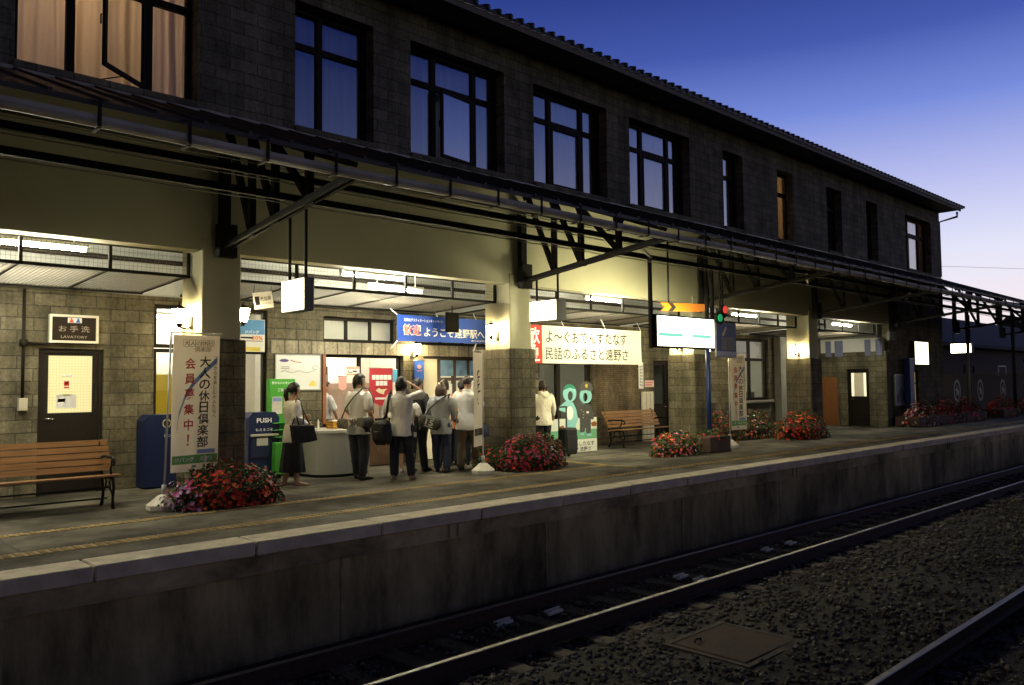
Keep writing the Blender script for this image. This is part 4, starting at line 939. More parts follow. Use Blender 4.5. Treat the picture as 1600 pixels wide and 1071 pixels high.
def tall_flag(base, x0, x1, z0, z1, y, label, tilt=0, kind='club', side='l', pole_h=2.3, yaw=0.0, floor=0.0):
    """nobori banner: weighted foot, pole with cross arm, cloth with vertical lettering"""
    t = thing('tall_banner', base, label, 'banner', 'tall banners on weighted feet'); bx, by, bz = base
    m = MB(base)
    m.lathe([(.20, 0), (.21, .02), (.21, .075), (.14, .13), (.08, .185), (.04, .20)], base, 8, smooth=False); m.build('weighted_foot', mat('cream_plastic', (.66, .62, .52), .45, var=.06), t)
    m = MB(base); top = Vector((bx+tilt, by, pole_h)); m.tube([(bx, by, .20), top], .013, 8); m.tube([(bx, by, .2), (bx, by, .32)], .03, 8)
    R_ = Matrix.Rotation(yaw, 3, 'Z'); ex = R_ @ Vector((1, 0, 0)); w = x1-x0; sgn = 1 if side == 'l' else -1
    c0 = Vector((bx+tilt*.6, by, z0))+ex*(.03*sgn) if side == 'l' else Vector((bx+tilt*.6, by, z0))-ex*(w+.03)
    m.tube([top-ZA*.02, top-ZA*.02+ex*sgn*(w+.06)], .008, 6); m.build('pole', mat('white_pole', (.6, .6, .57), .35, .3), t)
    cx_, cz_ = ex*w, Vector((tilt*.35, 0, z1-z0))
    m = MB(base); off_, nn_ = cloth_sheet(m, c0, cx_, cz_, 22, 34, .014, 3+bx); m.build('banner_cloth', cloth('white_flag_cloth', (.88, .83, .74), .55), t)
    H_ = z1-z0; ax = ex; az = cz_.normalized()
    def at(u, v): return c0+cx_*u+cz_*v
    def lay(mb, name, mm, lift=.005): on_cloth(mb, off_, nn_, c0, cx_, cz_, lift); mb.build(name, mm, t)
    def patch(mb, u0, u1, v0, v1, n=6):
        for i in range(n): mb.quad(at(u0+(u1-u0)*i/n, v0), at(u0+(u1-u0)*(i+1)/n, v0), at(u0+(u1-u0)*(i+1)/n, v1), at(u0+(u1-u0)*i/n, v1))
    if kind == 'club':
        m = MB(base)
        pts = [(.10, .30), (.13, .42), (.24, .54), (.42, .64), (.66, .73), (.92, .82)]
        fine = []
        for i in range(len(pts)-1):
            for k in range(6): q_ = k/6; fine.append((pts[i][0]+(pts[i+1][0]-pts[i][0])*q_, pts[i][1]+(pts[i+1][1]-pts[i][1])*q_))
        pts = fine+[pts[-1]]
        for i in range(len(pts)-1):
            (u0, v0), (u1, v1) = pts[i], pts[i+1]; m.quad(at(u0, v0-.022), at(u1, v1-.022), at(u1, v1+.022), at(u0, v0+.022))
        lay(m, 'blue_swash', mat('soft_blue_print', (.24, .36, .60), .7, var=.2), .005)
        m = MB(base); patch(m, .56, .93, .125, .155); lay(m, 'blue_patch', mat('soft_blue_print', (.24, .36, .60), .7, var=.2), .004)
        m = MB(base); patch(m, .02, .98, .055, .118); lay(m, 'green_band', mat('leaf_green_print', (.17, .42, .10), .7, var=.1), .004)
        m = MB(base); column(m, '大人の休日倶楽部', at(.66, .845), ax, az, H_*.082, H_*.0845, .016); lay(m, 'black_lettering', M_blk, .011)
        m = MB(base); column(m, '会員募集中！', at(.34, .845), ax, az, H_*.082, H_*.112, .016); lay(m, 'red_lettering', mat('crimson_ink', (.50, .02, .025), .6, var=0), .011)
        m = MB(base); column(m, 'これからを楽しむ大人たちへ', at(.88, .845), ax, az, H_*.030, H_*.036, .0)
        text(m, '大人の休日', at(.50, .94), ax, az, H_*.036, w*.62, .0); text(m, '倶楽部', at(.60, .895), ax, az, H_*.036, w*.36, .0)
        for k in range(5): mid = at(.5+(k-2)*.135, .94); [m.bar(mid+ax*(.062*w*a_)+az*(H_*.024*b_), mid+ax*(.062*w*c_)+az*(H_*.024*d_), .0035, .001, up=nn_) for a_, b_, c_, d_ in ((-1, -1, 1, -1), (1, -1, 1, 1), (1, 1, -1, 1), (-1, 1, -1, -1))]
        lay(m, 'fine_lettering', mat('brown_ink', (.12, .07, .05), .6, var=0), .007)
        m = MB(base); text(m, 'ジパング＆ミドル', at(.5, .088), ax, az, H_*.033, w*.86, .02); lay(m, 'white_lettering', M_wht, .008)
        m = MB(base); text(m, 'JR', at(.5, .03), ax, az, H_*.026, w*.15, .05); lay(m, 'green_logo', mat('dark_green_ink', (.01, .20, .08), .6, var=0), .007)
    else:
        m = MB(base)
        for u, v, du, dv in ((.55, .80, .16, .02), (.45, .775, .10, .035), (.6, .74, .18, .012), (.5, .70, .1, .03), (.55, .66, .2, .014), (.5, .63, .07, .03), (.65, .585, .16, .012), (.42, .50, .10, .02), (.5, .46, .1, .02)):
            m.bar(at(u-du, v-dv*.6), at(u+du, v+dv*.5), .026+.5*dv, .001, up=nn_)
        patch(m, .02, .98, .115, .19)
        lay(m, 'brush_strokes', M_blk, .006)
    return t
b1 = onZ(254, 784); tall_flag((3.98, 10.62, 0), 0, .62, .46, 2.24, 10.62, 'tall white banner with red and black vertical lettering before the first pillar', .07, 'club', 'l', 2.29)
b2 = onZ(759, 736); tall_flag((9.42, 10.62, 0), 0, .42, .50, 2.1, 10.62, 'tall white banner seen nearly edge-on beside the second pillar', .0, 'plain', 'r', 2.16, math.radians(29))
b3 = onZ(1146, 703); tall_flag((16.95, 10.35, 0), 0, .56, .42, 2.22, 10.0, 'tall banner with red and black lettering, far one beside the dark blue panel', .03, 'club', 'l', 2.28, math.radians(-8))

# wall posters
def poster(name, x0, x1, z0, z1, y, label, cat, face, border=None):
    o = ((x0+x1)/2, y, z0); t = thing(name, o, label, cat); m = MB(o); m.box(x0, x1, y-.012, y, z0, z1); m.build('sheet', face, t)
    if border:
        m = MB(o); frame(m, x0-.02, x1+.02, z0-.02, z1+.02, y-.02, y+.0, .02); m.build('poster_frame', border, t)
    return t, o
t, o = poster('map_poster', 6.90, 7.78, 1.50, 2.12, WY-.005, 'white framed railway map poster left of the ticket window', 'poster', M_paper, M_steel)
m = MB(o); m.prism([(.09*math.cos(i*.393), .028*math.sin(i*.393)) for i in range(16)], (7.06, WY-.021, 2.02), FX, FZ, (0, .003, 0)); m.build('purple_emblem', mat('purple_ink', (.12, .09, .28), .6), t)
m = MB(o); m.tube([(7.18, WY-.02, 2.03), (7.27, WY-.02, 2.0), (7.4, WY-.02, 1.985)], .006, 5); m.build('red_route', mat('red_ink', (.65, .08, .08), .6), t)
m = MB(o); m.tube([(7.0+.05*i, WY-.02, 1.82+.02*math.sin(i*1.1)) for i in range(15)], .0035, 4); m.tube([(7.68+.05*math.cos(i*.7), WY-.02, 1.9+.04*math.sin(i*.7)) for i in range(9)], .004, 4)
for k in range(2): m.box(7.0, 7.16, WY-.0205, WY-.018, 1.90-.03*k, 1.913-.03*k)
m.build('grey_lines', mat('grey_ink', (.3, .3, .3), .6), t)
m = MB(o); m.prism([(-.06, 0), (.07, 0), (.05, .08), (.0, .10), (-.04, .06)], (7.62, WY-.021, 1.56), FX, FZ, (0, .003, 0)); m.build('yellow_patch', mat('yellow_ink', (.75, .6, .1), .6), t)
# poster on the entrance glass
t, o = poster('rail_pass_poster', 6.17, 6.64, 2.16, 2.72, 13.20, 'blue and white rail pass poster in the entrance transom right of the first pillar', 'poster', M_paper)
m = MB(o); m.box(6.18, 6.63, 13.180, 13.186, 2.46, 2.71); m.build('blue_area', mat('sky_blue_ink', (.10, .30, .60), .6), t)
m = MB(o); text(m, 'ジパング', (6.40, 13.178, 2.50), FX, FZ, .055, .26, .03); m.build('white_lettering', M_wht, t)
m = MB(o); text(m, '30%', (6.50, 13.184, 2.40), FX, FZ, .07, .2, .03); m.build('orange_lettering', mat('orange_ink', (.8, .25, .03), .6, var=0), t)
m = MB(o); m.box(6.2, 6.42, 13.184, 13.187, 2.385, 2.415); m.box(6.2, 6.6, 13.184, 13.187, 2.34, 2.35); m.build('fine_print', M_blk, t)
m = MB(o); m.box(6.3, 6.55, 13.182, 13.187, 2.17, 2.24); m.build('yellow_area', mat('yellow_ink', (.75, .6, .1), .6), t)
# pennants
def pennant(x0, x1, z0, z1, y, col, label, rows, group=None):
    o = ((x0+x1)/2, y, z0); t = thing('pennant', o, label, 'pennant', 'pointed pennants at the ticket window'); w = x1-x0; h = z1-z0
    m = MB(o); m.prism([(0, h*.16), (w/2, 0), (w, h*.16), (w, h), (0, h)], (x0, y, z0), FX, FZ, (0, .006, 0)); m.build('pennant_cloth', col, t)
    m = MB(o); m.tube([(x0-.02, y, z1), (x1+.02, y, z1)], .008, 6); m.build('rod', M_steel, t)
    return t, o
t, o = pennant(8.82, 9.36, 1.15, 1.90, 13.22, mat('pennant_red', (.42, .025, .04), .7, var=.1), 'large red pointed pennant with white squares in the ticket window', 2)
m = MB(o)
for k in range(5): m.box(8.875+.092*k, 8.955+.092*k, 13.212, 13.219, 1.67, 1.76)
for k in range(3): m.box(8.965+.092*k, 9.045+.092*k, 13.212, 13.219, 1.555, 1.645)
m.build('white_squares', M_wht, t)
m = MB(o); text(m, '東北物語', (9.09, 13.208, 1.715), FX, FZ, .055, .38, .0) if False else None
m.prism([(-.13, 0), (-.05, -.05), (.06, -.08), (.07, -.02), (.13, .03), (.0, .02), (-.06, .05)], (9.09, 13.213, 1.46), FX, FZ, (0, .004, 0)); m.build('cream_emblem', mat('cream_ink', (.72, .68, .45), .6), t)
m = MB(o)
for k in range(7): m.box(8.95+.042*k, 8.984+.042*k, 13.213, 13.219, 1.285, 1.325)
m.build('white_marks', M_wht, t)
t, o = pennant(9.91, 10.15, 1.60, 2.06, 13.24, mat('pennant_blue', (.03, .12, .58), .7, var=.1), 'small blue pointed pennant below the wall lantern', 1)
m = MB(o); m.prism([(.055*math.cos(i*.393), .04*math.sin(i*.393)) for i in range(16)], (10.03, 13.233, 1.93), FX, FZ, (0, .004, 0)); m.box(9.97, 10.09, 13.234, 13.238, 1.84, 1.855); m.build('pale_red_print', mat('salmon_ink', (.75, .32, .3), .6), t)
t, o = pennant(8.17, 8.34, 1.47, 1.74, 13.27, mat('pennant_pink', (.75, .36, .32), .7, var=.1), 'small pink pennant beside the staff member', 1)
t, o = poster('direction_notice', 8.32, 8.60, 1.75, 1.92, 13.24, 'white notice with orange borders in the ticket window', 'notice', M_paper)
m = MB(o); m.box(8.33, 8.59, 13.222, 13.227, 1.885, 1.908); m.box(8.33, 8.59, 13.222, 13.227, 1.762, 1.782); m.build('orange_border', mat('orange_ink', (.8, .25, .03), .6, var=0), t)
m = MB(o); text(m, 'きっぷうりば', (8.46, 13.226, 1.835), FX, FZ, .05, .2, .01) if False else m.bar((8.36, 13.225, 1.85), (8.36, 13.225, 1.81), .012, .002, up=(0, 1, 0)); m.bar((8.36, 13.225, 1.81), (8.44, 13.225, 1.81), .012, .002, up=(0, 1, 0)); m.bar((8.45, 13.225, 1.83), (8.54, 13.225, 1.83), .025, .002, up=(0, 1, 0)); m.build('black_mark', M_blk, t)
t, o = poster('blue_notice', 9.40, 9.52, 1.28, 1.88, 13.30, 'narrow blue and white poster right of the red pennant', 'poster', M_paper)
m = MB(o); m.box(9.405, 9.515, 13.282, 13.287, 1.62, 1.87); m.build('blue_area', mat('cyan_ink', (.08, .40, .70), .6), t)
# notices on the tiled wall
t, o = poster('strip_notice', 17.30, 17.50, 1.40, 2.10, 13.27, 'narrow white vertical notice under the right end of the cloth banner', 'notice', M_paper)
m = MB(o)
for k in range(7): m.box(17.35, 17.39, 13.254, 13.257, 1.48+.08*k, 1.53+.08*k); m.box(17.42, 17.46, 13.254, 13.257, 1.46+.085*k, 1.51+.085*k)
m.build('vertical_print', mat('grey_ink', (.3, .3, .3), .6), t)
t, o = poster('pink_notice', 17.56, 17.96, 1.44, 1.62, 13.27, 'small pinkish notice between the strip notice and the narrow door', 'notice', mat('pink_paper', (.72, .52, .48), .7))
m = MB(o); m.box(17.60, 17.92, 13.254, 13.2575, 1.55, 1.57); m.box(17.60, 17.85, 13.254, 13.2575, 1.49, 1.51); m.build('red_print', M_red, t)
o = (17.62, 13.2, .35); t = thing('leaning_board', o, 'pale folded board standing against the wall behind the right bench', 'board'); m = MB(o); m.bbox(17.38, 17.86, 13.2, 13.26, .0, 1.32, .008); m.build('board_panel', mat('pale_board', (.62, .58, .48), .6), t)
m = MB(o); [m.box(x, x+.012, 13.194, 13.199, .03, 1.28) for x in (17.53, 17.70)]; m.build('groove', mat('grey_ink', (.3, .3, .3), .6), t)
# cloths hung on the white band of the end wall
for k, y in enumerate((13.0, 12.62, 11.62, 11.25)):
    w_ = .30 if k == 1 else .2; o = (27.86, y, 2.45); m = MB(o); cloth_sheet(m, (27.86, y+w_/2, 2.40), (0, -w_, 0), (0, 0, .55), 8, 6, .012, k)
    tag(m.build('hung_cloth', mat('blue_grey_cloth', (.20, .22, .36), .8, var=.1)), ['leftmost blue-grey cloth on the white band of the end wall', 'widest blue-grey cloth on the white band, second from the pillar', 'blue-grey cloth above the lit end door', 'last blue-grey cloth at the outer corner of the end wall'][k], 'cloth', 'cloths hung on the end wall')

# ================================================================== bins, rack, counter
def bin_thing(x0, x1, y0, y1, h, label, cat='waste bin'):
    o = ((x0+x1)/2, (y0+y1)/2, 0); t = thing('waste_bin', o, label, cat, 'blue waste bins'); m = MB(o)
    m.prism([(x0+.07, h), (x1-.07, h), (x1, h-.09), (x1, .03), (x0, .03), (x0, h-.09)], (0, y0, 0), FX, FZ, (0, y1-y0, 0)); m.build('bin_body', mat('navy_bin_steel', (.005, .013, .06), .45, .0, var=.15, scale=3), t)
    m = MB(o); m.box(x0+.03, x1-.03, y0+.03, y1-.02, .0, .029); m.build('plinth', M_black, t); return t, o
t, o = bin_thing(6.24, 6.80, 12.96, 13.28, 1.12, 'dark blue push-flap waste bin right of the first pillar')
m = MB(o); m.bbox(6.27, 6.77, 12.915, 12.96, .715, .755, .006); m.build('flap_ledge', mat('beige_steel', (.52, .48, .38), .4, .3), t)
m = MB(o); m.box(6.28, 6.76, 12.944, 12.9585, .36, .713); m.build('flap', mat('dark_flap', (.012, .018, .05), .45), t)
m = MB(o); m.box(6.38, 6.58, 12.937, 12.943, .56, .69); m.build('sticker', mat('grey_sticker', (.42, .42, .38), .6), t)
m = MB(o); text(m, 'PUSH', (6.52, 12.956, .985), FX, FZ, .08, .27, .03); text(m, 'もえるゴミ', (6.52, 12.956, .83), FX, FZ, .05, .31, .012); m.build('lettering', M_wht, t)
t, o = bin_thing(4.54, 5.30, 12.94, 13.26, 1.14, 'dark blue bottle bin with a round hole behind the tall banner')
m = MB(o); m.prism([(.055*math.cos(i*.393), .055*math.sin(i*.393)) for i in range(16)], (4.88, 12.937, 1.0), FX, FZ, (0, .006, 0)); m.build('bottle_hole', M_black, t)
m = MB(o); vs = [(4.88+r_*math.cos(i*.314), 12.934, 1.0+r_*math.sin(i*.314)) for r_ in (.055, .068) for i in range(20)]; m.add(vs, [(i, (i+1) % 20, 20+(i+1) % 20, 20+i) for i in range(20)]); m.build('hole_ring', mat('cream_ring', (.65, .55, .3), .5), t)
m = MB(o); text(m, 'ビン・カン', (4.98, 12.934, .81), FX, FZ, .05, .27, .01); m.build('lettering', M_wht, t)
# green brochure rack
o = (7.0, 13.0, 0); t = thing('brochure_rack', o, 'bright green brochure rack with white lettering behind the woman', 'rack')
m = MB(o); m.bbox(6.66, 7.16, 13.06, 13.16, .05, 1.69, .008); m.build('back_panel', mat('vivid_green_board', (.07, .36, .04), .5, var=.08), t)
m = MB(o); m.bbox(6.66, 7.16, 12.84, 13.055, .05, .60, .01); m.build('front_box', mat('deep_green_board', (.05, .27, .03), .5, var=.1), t)
m = MB(o)
for k in range(3): m.bbox(6.675, 7.145, 12.92-.03*k, 13.055, .68+.12*(2-k), .695+.12*(2-k), .003)
m.build('shelf', mat('vivid_green_board', (.07,.36,.04), .5), t)
m = MB(o); text(m, '駅からハイキング', (6.91, 13.056, 1.62), FX, FZ, .05, .40, .012); text(m, 'ごあんない', (6.96, 13.056, 1.50), FX, FZ, .055, .27, .012); m.build('lettering', M_wht, t)
for k, (x, c) in enumerate(((6.71, (.66, .62, .55)), (6.93, (.6, .5, .3)))):
    m = MB(o); m.box(x, x+.19, 13.048, 13.058, 1.08, 1.38); m.build('leaflet', mat('leaflet_%d' % k, c, .6, var=.25, scale=14), t)
    m = MB(o); m.box(x+.01, x+.18, 13.043, 13.0475, 1.30, 1.365); m.build('leaflet_title', mat('leaflet_title_%d' % k, ((.25, .35, .65), (.55, .25, .1))[k], .6), t)
m = MB(o)
for x in (6.68, 7.12): m.box(x, x+.03, 12.86, 13.14, 0, .049)
m.build('foot', M_black, t)
# rounded ticket counter
o = (7.70, 12.55, 0); t = thing('ticket_counter', o, 'grey rounded ticket counter standing below the ticket window', 'counter')
def cpoly(r_, n=18): return [(-0.60*r_, .62), *[(-0.60*r_*math.cos(PI*i/n*1.0) if i < n/2 else -0.60*r_*math.cos(PI*i/n), -.5*r_*math.sin(PI*i/n)**.6) for i in range(n+1)], (0.60*r_, .62)]
m = MB(o); m.prism(cpoly(.97), (7.70, 12.62, .05), (1, 0, 0), (0, 1, 0), (0, 0, .70)); m.build('counter_body', mat('grey_counter_panel', (.30, .30, .27), .45, var=.06, scale=1.2), t)
m = MB(o); m.prism(cpoly(1.0), (7.70, 12.62, .751), (1, 0, 0), (0, 1, 0), (0, 0, .045)); m.build('counter_top', mat('pale_counter_top', (.46, .46, .42), .35, var=.05), t)
m = MB(o); m.prism(cpoly(.92), (7.70, 12.62, 0), (1, 0, 0), (0, 1, 0), (0, 0, .0495)); m.build('plinth', M_black, t)
o = (7.86, 12.75, .796); t = thing('document_tray', o, 'orange wooden box stack on the ticket counter', 'box')
m = MB(o)
for k in range(3): m.bbox(7.68, 8.02, 12.66, 12.90, .797+.045*k, .838+.045*k, .005)
m.build('tray', mat('orange_wood', (.55, .25, .03), .5, var=.15), t); m = MB(o); m.box(7.70, 8.0, 12.68, 12.88, .9325, .942); m.build('papers', M_paper, t)
o = (8.06, 12.50, .796); m = MB(o); m.ell((8.06, 12.50, .87), .16, .13, .085, 14); m.tube([(7.98, 12.5, .90), (8.0, 12.5, .98), (8.12, 12.5, .98), (8.14, 12.5, .9)], .014, 6)
for v in m.v: v.z = max(v.z, .797)
tag(m.build('handbag', mat('black_bag_cloth', (.015, .014, .014), .7, var=.3)), 'slumped black handbag lying on the ticket counter', 'bag')
o = (7.32, 12.55, .796); t = thing('pen_stand', o, 'small white candle-like pen stand at the left end of the counter', 'pen stand')
m = MB(o); m.lathe([(.045, .0), (.05, .01), (.02, .02), (.016, .10), (.02, .13), (.006, .18)], o, 12); m.build('holder', M_white, t); m = MB(o); m.tube([Vector(o)+Vector((0, 0, .11)), Vector(o)+Vector((.10, 0, .10)), Vector(o)+Vector((.2, .02, .03))], .006, 5); m.build('cord', M_black, t)
# contents of the rooms
o = (5.05, 13.9, 0); m = MB(o); m.bbox(4.95, 5.28, 13.72, 14.0, .0, 1.78, .01); tag(m.build('yellow_cabinet', mat('yellow_panel', (.62, .47, .02), .5)), 'tall yellow cabinet inside the entrance left of the first pillar', 'cabinet')
o = (8.5, 14.5, 0); t = thing('office_shelf', o, 'dark cabinet with stacked papers inside the ticket office', 'cabinet'); m = MB(o); m.bbox(8.15, 8.5, 14.2, 14.6, 0, 1.95, .01); m.build('carcass', M_dark, t); m = MB(o)
for k in range(5): m.box(8.19, 8.46, 14.19, 14.199, .3+.32*k, .5+.32*k)
m.build('paper_stack', M_paper, t)
o = (9.3, 14.6, 0); m = MB(o); m.bbox(8.62, 9.85, 14.4, 14.75, 0, 1.62, .01); tag(m.build('wooden_cupboard', mat('pinkish_cupboard', (.45, .32, .24), .5, var=.12)), 'pinkish wooden cupboard behind the red pennant', 'cupboard')
for k, (x, y, w, h, c, lab) in enumerate(((22.6, 14.2, .7, 1.3, (.10, .14, .13), 'dark cabinet seen through the left part of the office window'), (23.3, 14.4, .5, 1.62, (.16, .03, .03), 'dark red cabinet seen through the office window'), (23.7, 14.0, .9, 1.22, (.3, .26, .16), 'low office desk seen through the office window'))):
    m = MB((x, y, 0)); m.bbox(x-w/2, x+w/2, y-.2, y+.2, 0, h, .01); tag(m.build('office_furniture', mat('office_furniture_%d' % k, c, .6)), lab, 'cabinet')

# ================================================================== benches
M_wood = mat('varnished_bench_slat', (.27, .135, .048), .42, var=.4, scale=5, aniso=(.6, 8, 8), bump=.08)
def bench(x0, x1, yf, label, col=None):
    """slatted park bench on cast-iron ends, facing -Y; yf = front edge"""
    o = ((x0+x1)/2, yf+.25, 0); t = thing('park_bench', o, label, 'bench', 'park benches on the platform')
    m = MB(o)
    for k in range(5): y = yf+.02+.085*k; z = .425+.004*math.sin(k*1.2)-.006*k; m.bbox(x0, x1, y, y+.072, z-.014, z+.014, .006)
    m.build('seat', M_wood, t)
    m = MB(o)
    for k in range(5):
        z = .50+.082*k; y = yf+.445+.030*k+.003*k*k
        m.obox(((x0+x1)/2, y, z), ((x1-x0)/2, 0, 0), Vector((0, .012, -.0035)), Vector((0, .0105, .034)))
    m.build('backrest', M_wood, t)
    for x in (x0+.10, x1-.10):
        m = MB(o)
        def tb(pts, r_): m.tube([(x, yf+a, b) for a, b in pts], r_, 8)
        tb([(.0, .0), (.03, .03), (.035, .14), (.0, .27), (.03, .38), (.05, .40)], [.02, .022, .018, .018, .02, .02])
        tb([(.50, .0), (.46, .03), (.42, .16), (.44, .30), (.46, .39), (.52, .55), (.60, .80), (.63, .87), (.66, .89)], [.022, .022, .018, .018, .02, .018, .016, .014, .01])
        tb([(.04, .405), (.25, .39), (.46, .385)], .02)
        tb([(.52, .64), (.36, .66), (.2, .655), (.08, .66), (.0, .63), (-.02, .585), (.015, .56), (.045, .585)], [.016, .018, .02, .02, .018, .014, .012, .008])
        tb([(.06, .655), (.09, .56), (.13, .50), (.10, .43)], .014)
        tb([(.035, .16), (.12, .24), (.22, .27), (.33, .25), (.42, .18)], .012); tb([(.12, .24), (.16, .33), (.12, .39)], .01); tb([(.33, .25), (.29, .33), (.34, .39)], .01)
        m.build('iron_end', M_black, t)
    m = MB(o); m.tube([(x0+.1, yf+.25, .255), (x1-.1, yf+.25, .255)], .012, 6); m.tube([(x0+.1, yf+.25, .12), (x1-.1, yf+.25, .12)], .012, 6); m.build('tie_rod', M_black, t)
    return t
bench(1.3, 3.66, 11.2, 'wooden slat bench with black iron ends by the toilet door, cut by the left edge')
bench(15.35, 17.45, 12.3, 'wooden slat bench with black iron ends right of the cut-out board')

# ================================================================== photo cut-out board
o = (13.5, 12.2, 0); t = thing('cutout_board', o, 'painted photo board with two cut-out figures and face holes beside the second pillar', 'cutout board')
ya = 12.2; a, b = onY(858, 712, ya), onY(933, 706, ya); X0, X1 = a.x, b.x; Wd = X1-X0
def P_(u, v, dy=0): p = onY(u, v, ya); return (p.x, ya+dy, p.z)
m = MB(o); zt = onY(930, 652, ya).z
m.box(X0, X1, ya, ya+.02, .02, .30); m.build('caption_panel', mat('white_board', (.74, .74, .68), .5, var=.04), t)
m = MB(o); m.box(X0, X1, ya, ya+.02, .302, .52); m.build('grass_panel', mat('painted_grass', (.16, .42, .24), .5, var=.12, scale=3), t)
m = MB(o); m.box(X0, X1, ya, ya+.02, .522, zt); m.build('sky_panel', mat('painted_pale_sky', (.70, .74, .66), .5, var=.05), t)
def poly(name, pts, mm, dy=-.006, th=.005):
    q = [onY(u, v, ya) for u, v in pts]; m = MB(o); m.prism([(p.x, p.z) for p in q], (0, ya+dy, 0), FX, FZ, (0, th, 0)); m.build(name, mm, t)
def ring(name, c, ru, rv, hu, hv, mm, hc=None, dy=-.006, th=.022):
    """head panel with an open oval face hole"""
    hc = hc or c; n = 28; vs = []
    for d in (dy, dy+th):
        for (cu, cv), (a_, b_) in ((c, (ru, rv)), (hc, (hu, hv))):
            for i in range(n):
                p = onY(cu+a_*math.cos(2*PI*i/n), cv+b_*math.sin(2*PI*i/n), ya); vs.append((p.x, ya+d, p.z))
    fs = []
    for i in range(n):
        j = (i+1) % n; fs += [(i, j, n+j, n+i), (2*n+j, 2*n+i, 3*n+i, 3*n+j), (i, 2*n+i, 2*n+j, j), (n+j, 3*n+j, 3*n+i, n+i)]
    m = MB(o); m.add(vs, fs); m.build(name, mm, t)
M_teal = mat('painted_teal', (.26, .58, .60), .5, var=.06); M_uni = mat('painted_charcoal', (.075, .075, .075), .5, var=.08); M_dg = mat('painted_dark_green', (.03, .22, .15), .5, var=.1)
poly('teal_figure', [(884, 627), (895, 629), (900, 640), (903, 655), (900, 664), (898, 676), (901, 686), (895, 688), (891, 668), (889, 688), (884, 690), (883, 664), (884, 645), (873, 641), (873, 636)], M_teal)
ring('teal_head', (890, 615), 10.5, 13.5, 4, 7.5, M_teal, (891, 619))
poly('teal_cap', [(880, 610), (882, 603), (888, 600), (895, 602), (899, 609), (890, 606)], M_dg, -.010)
poly('white_belly', [(890+5.5*math.cos(i*.523), 646+11*math.sin(i*.523)) for i in range(12)], M_wht, -.011)
poly('uniform_figure', [(908, 632), (922, 632), (928, 648), (927, 656), (923, 655), (923, 677), (917, 678), (915, 668), (912, 677), (906, 676), (906, 655), (904, 652)], M_uni)
ring('uniform_head', (915, 619), 9.5, 11.5, 3.8, 7, M_teal, (914.5, 621))
poly('uniform_cap', [(907, 608), (908, 600), (915, 595.5), (923, 599), (926, 607), (924, 612), (915, 610), (908, 611)], M_uni, -.012)
m = MB(o); p = onY(915.5, 603, ya); disc(m, Vector((p.x, ya-.018, p.z)), .045, .005)
for u, v in ((908, 641), (911.5, 644), (911.5, 648.5), (911, 653)): p = onY(u, v, ya); disc(m, Vector((p.x, ya-.012, p.z)), .014, .004)
m.build('gold_buttons', mat('gold_paint', (.65, .48, .05), .4), t)
poly('name_badge', [(916, 643), (919.5, 643), (919.5, 646), (916, 646)], M_wht, -.011)
poly('figure_foot', [(884, 690), (890, 686), (896, 688), (894, 692), (887, 694)], M_teal, -.012); poly('figure_foot', [(907, 676), (912, 676), (912, 680), (906, 680)], M_teal, -.012); poly('figure_foot', [(916, 678), (923, 677), (924, 681), (917, 682)], M_teal, -.012)
poly('brown_basket', [(923, 661), (929, 658), (932, 661), (931, 666), (925, 666)], mat('painted_brown', (.28, .10, .03), .5), -.010)
poly('brown_pot', [(874, 667), (880, 665), (882, 670), (880, 677), (875, 675)], mat('painted_brown', (.28, .10, .03), .5), -.010)
m = MB(o); text(m, 'よ〜ぐ おでんしたなす', ((X0+X1)/2, ya-.004, .205), FX, FZ, .10, Wd*.88, .012); text(m, '民話のふるさと遠野さ', ((X0+X1)/2-.06, ya-.004, .085), FX, FZ, .10, Wd*.80, .012); m.build('lettering', M_blk, t)
m = MB(o); m.bar((X0+.2, ya+.03, .9), (X0+.2, ya+.42, .0), .04); m.bar((X1-.2, ya+.03, .9), (X1-.2, ya+.42, .0), .04); m.build('rear_strut', mat('raw_wood', (.35, .25, .14), .8), t)

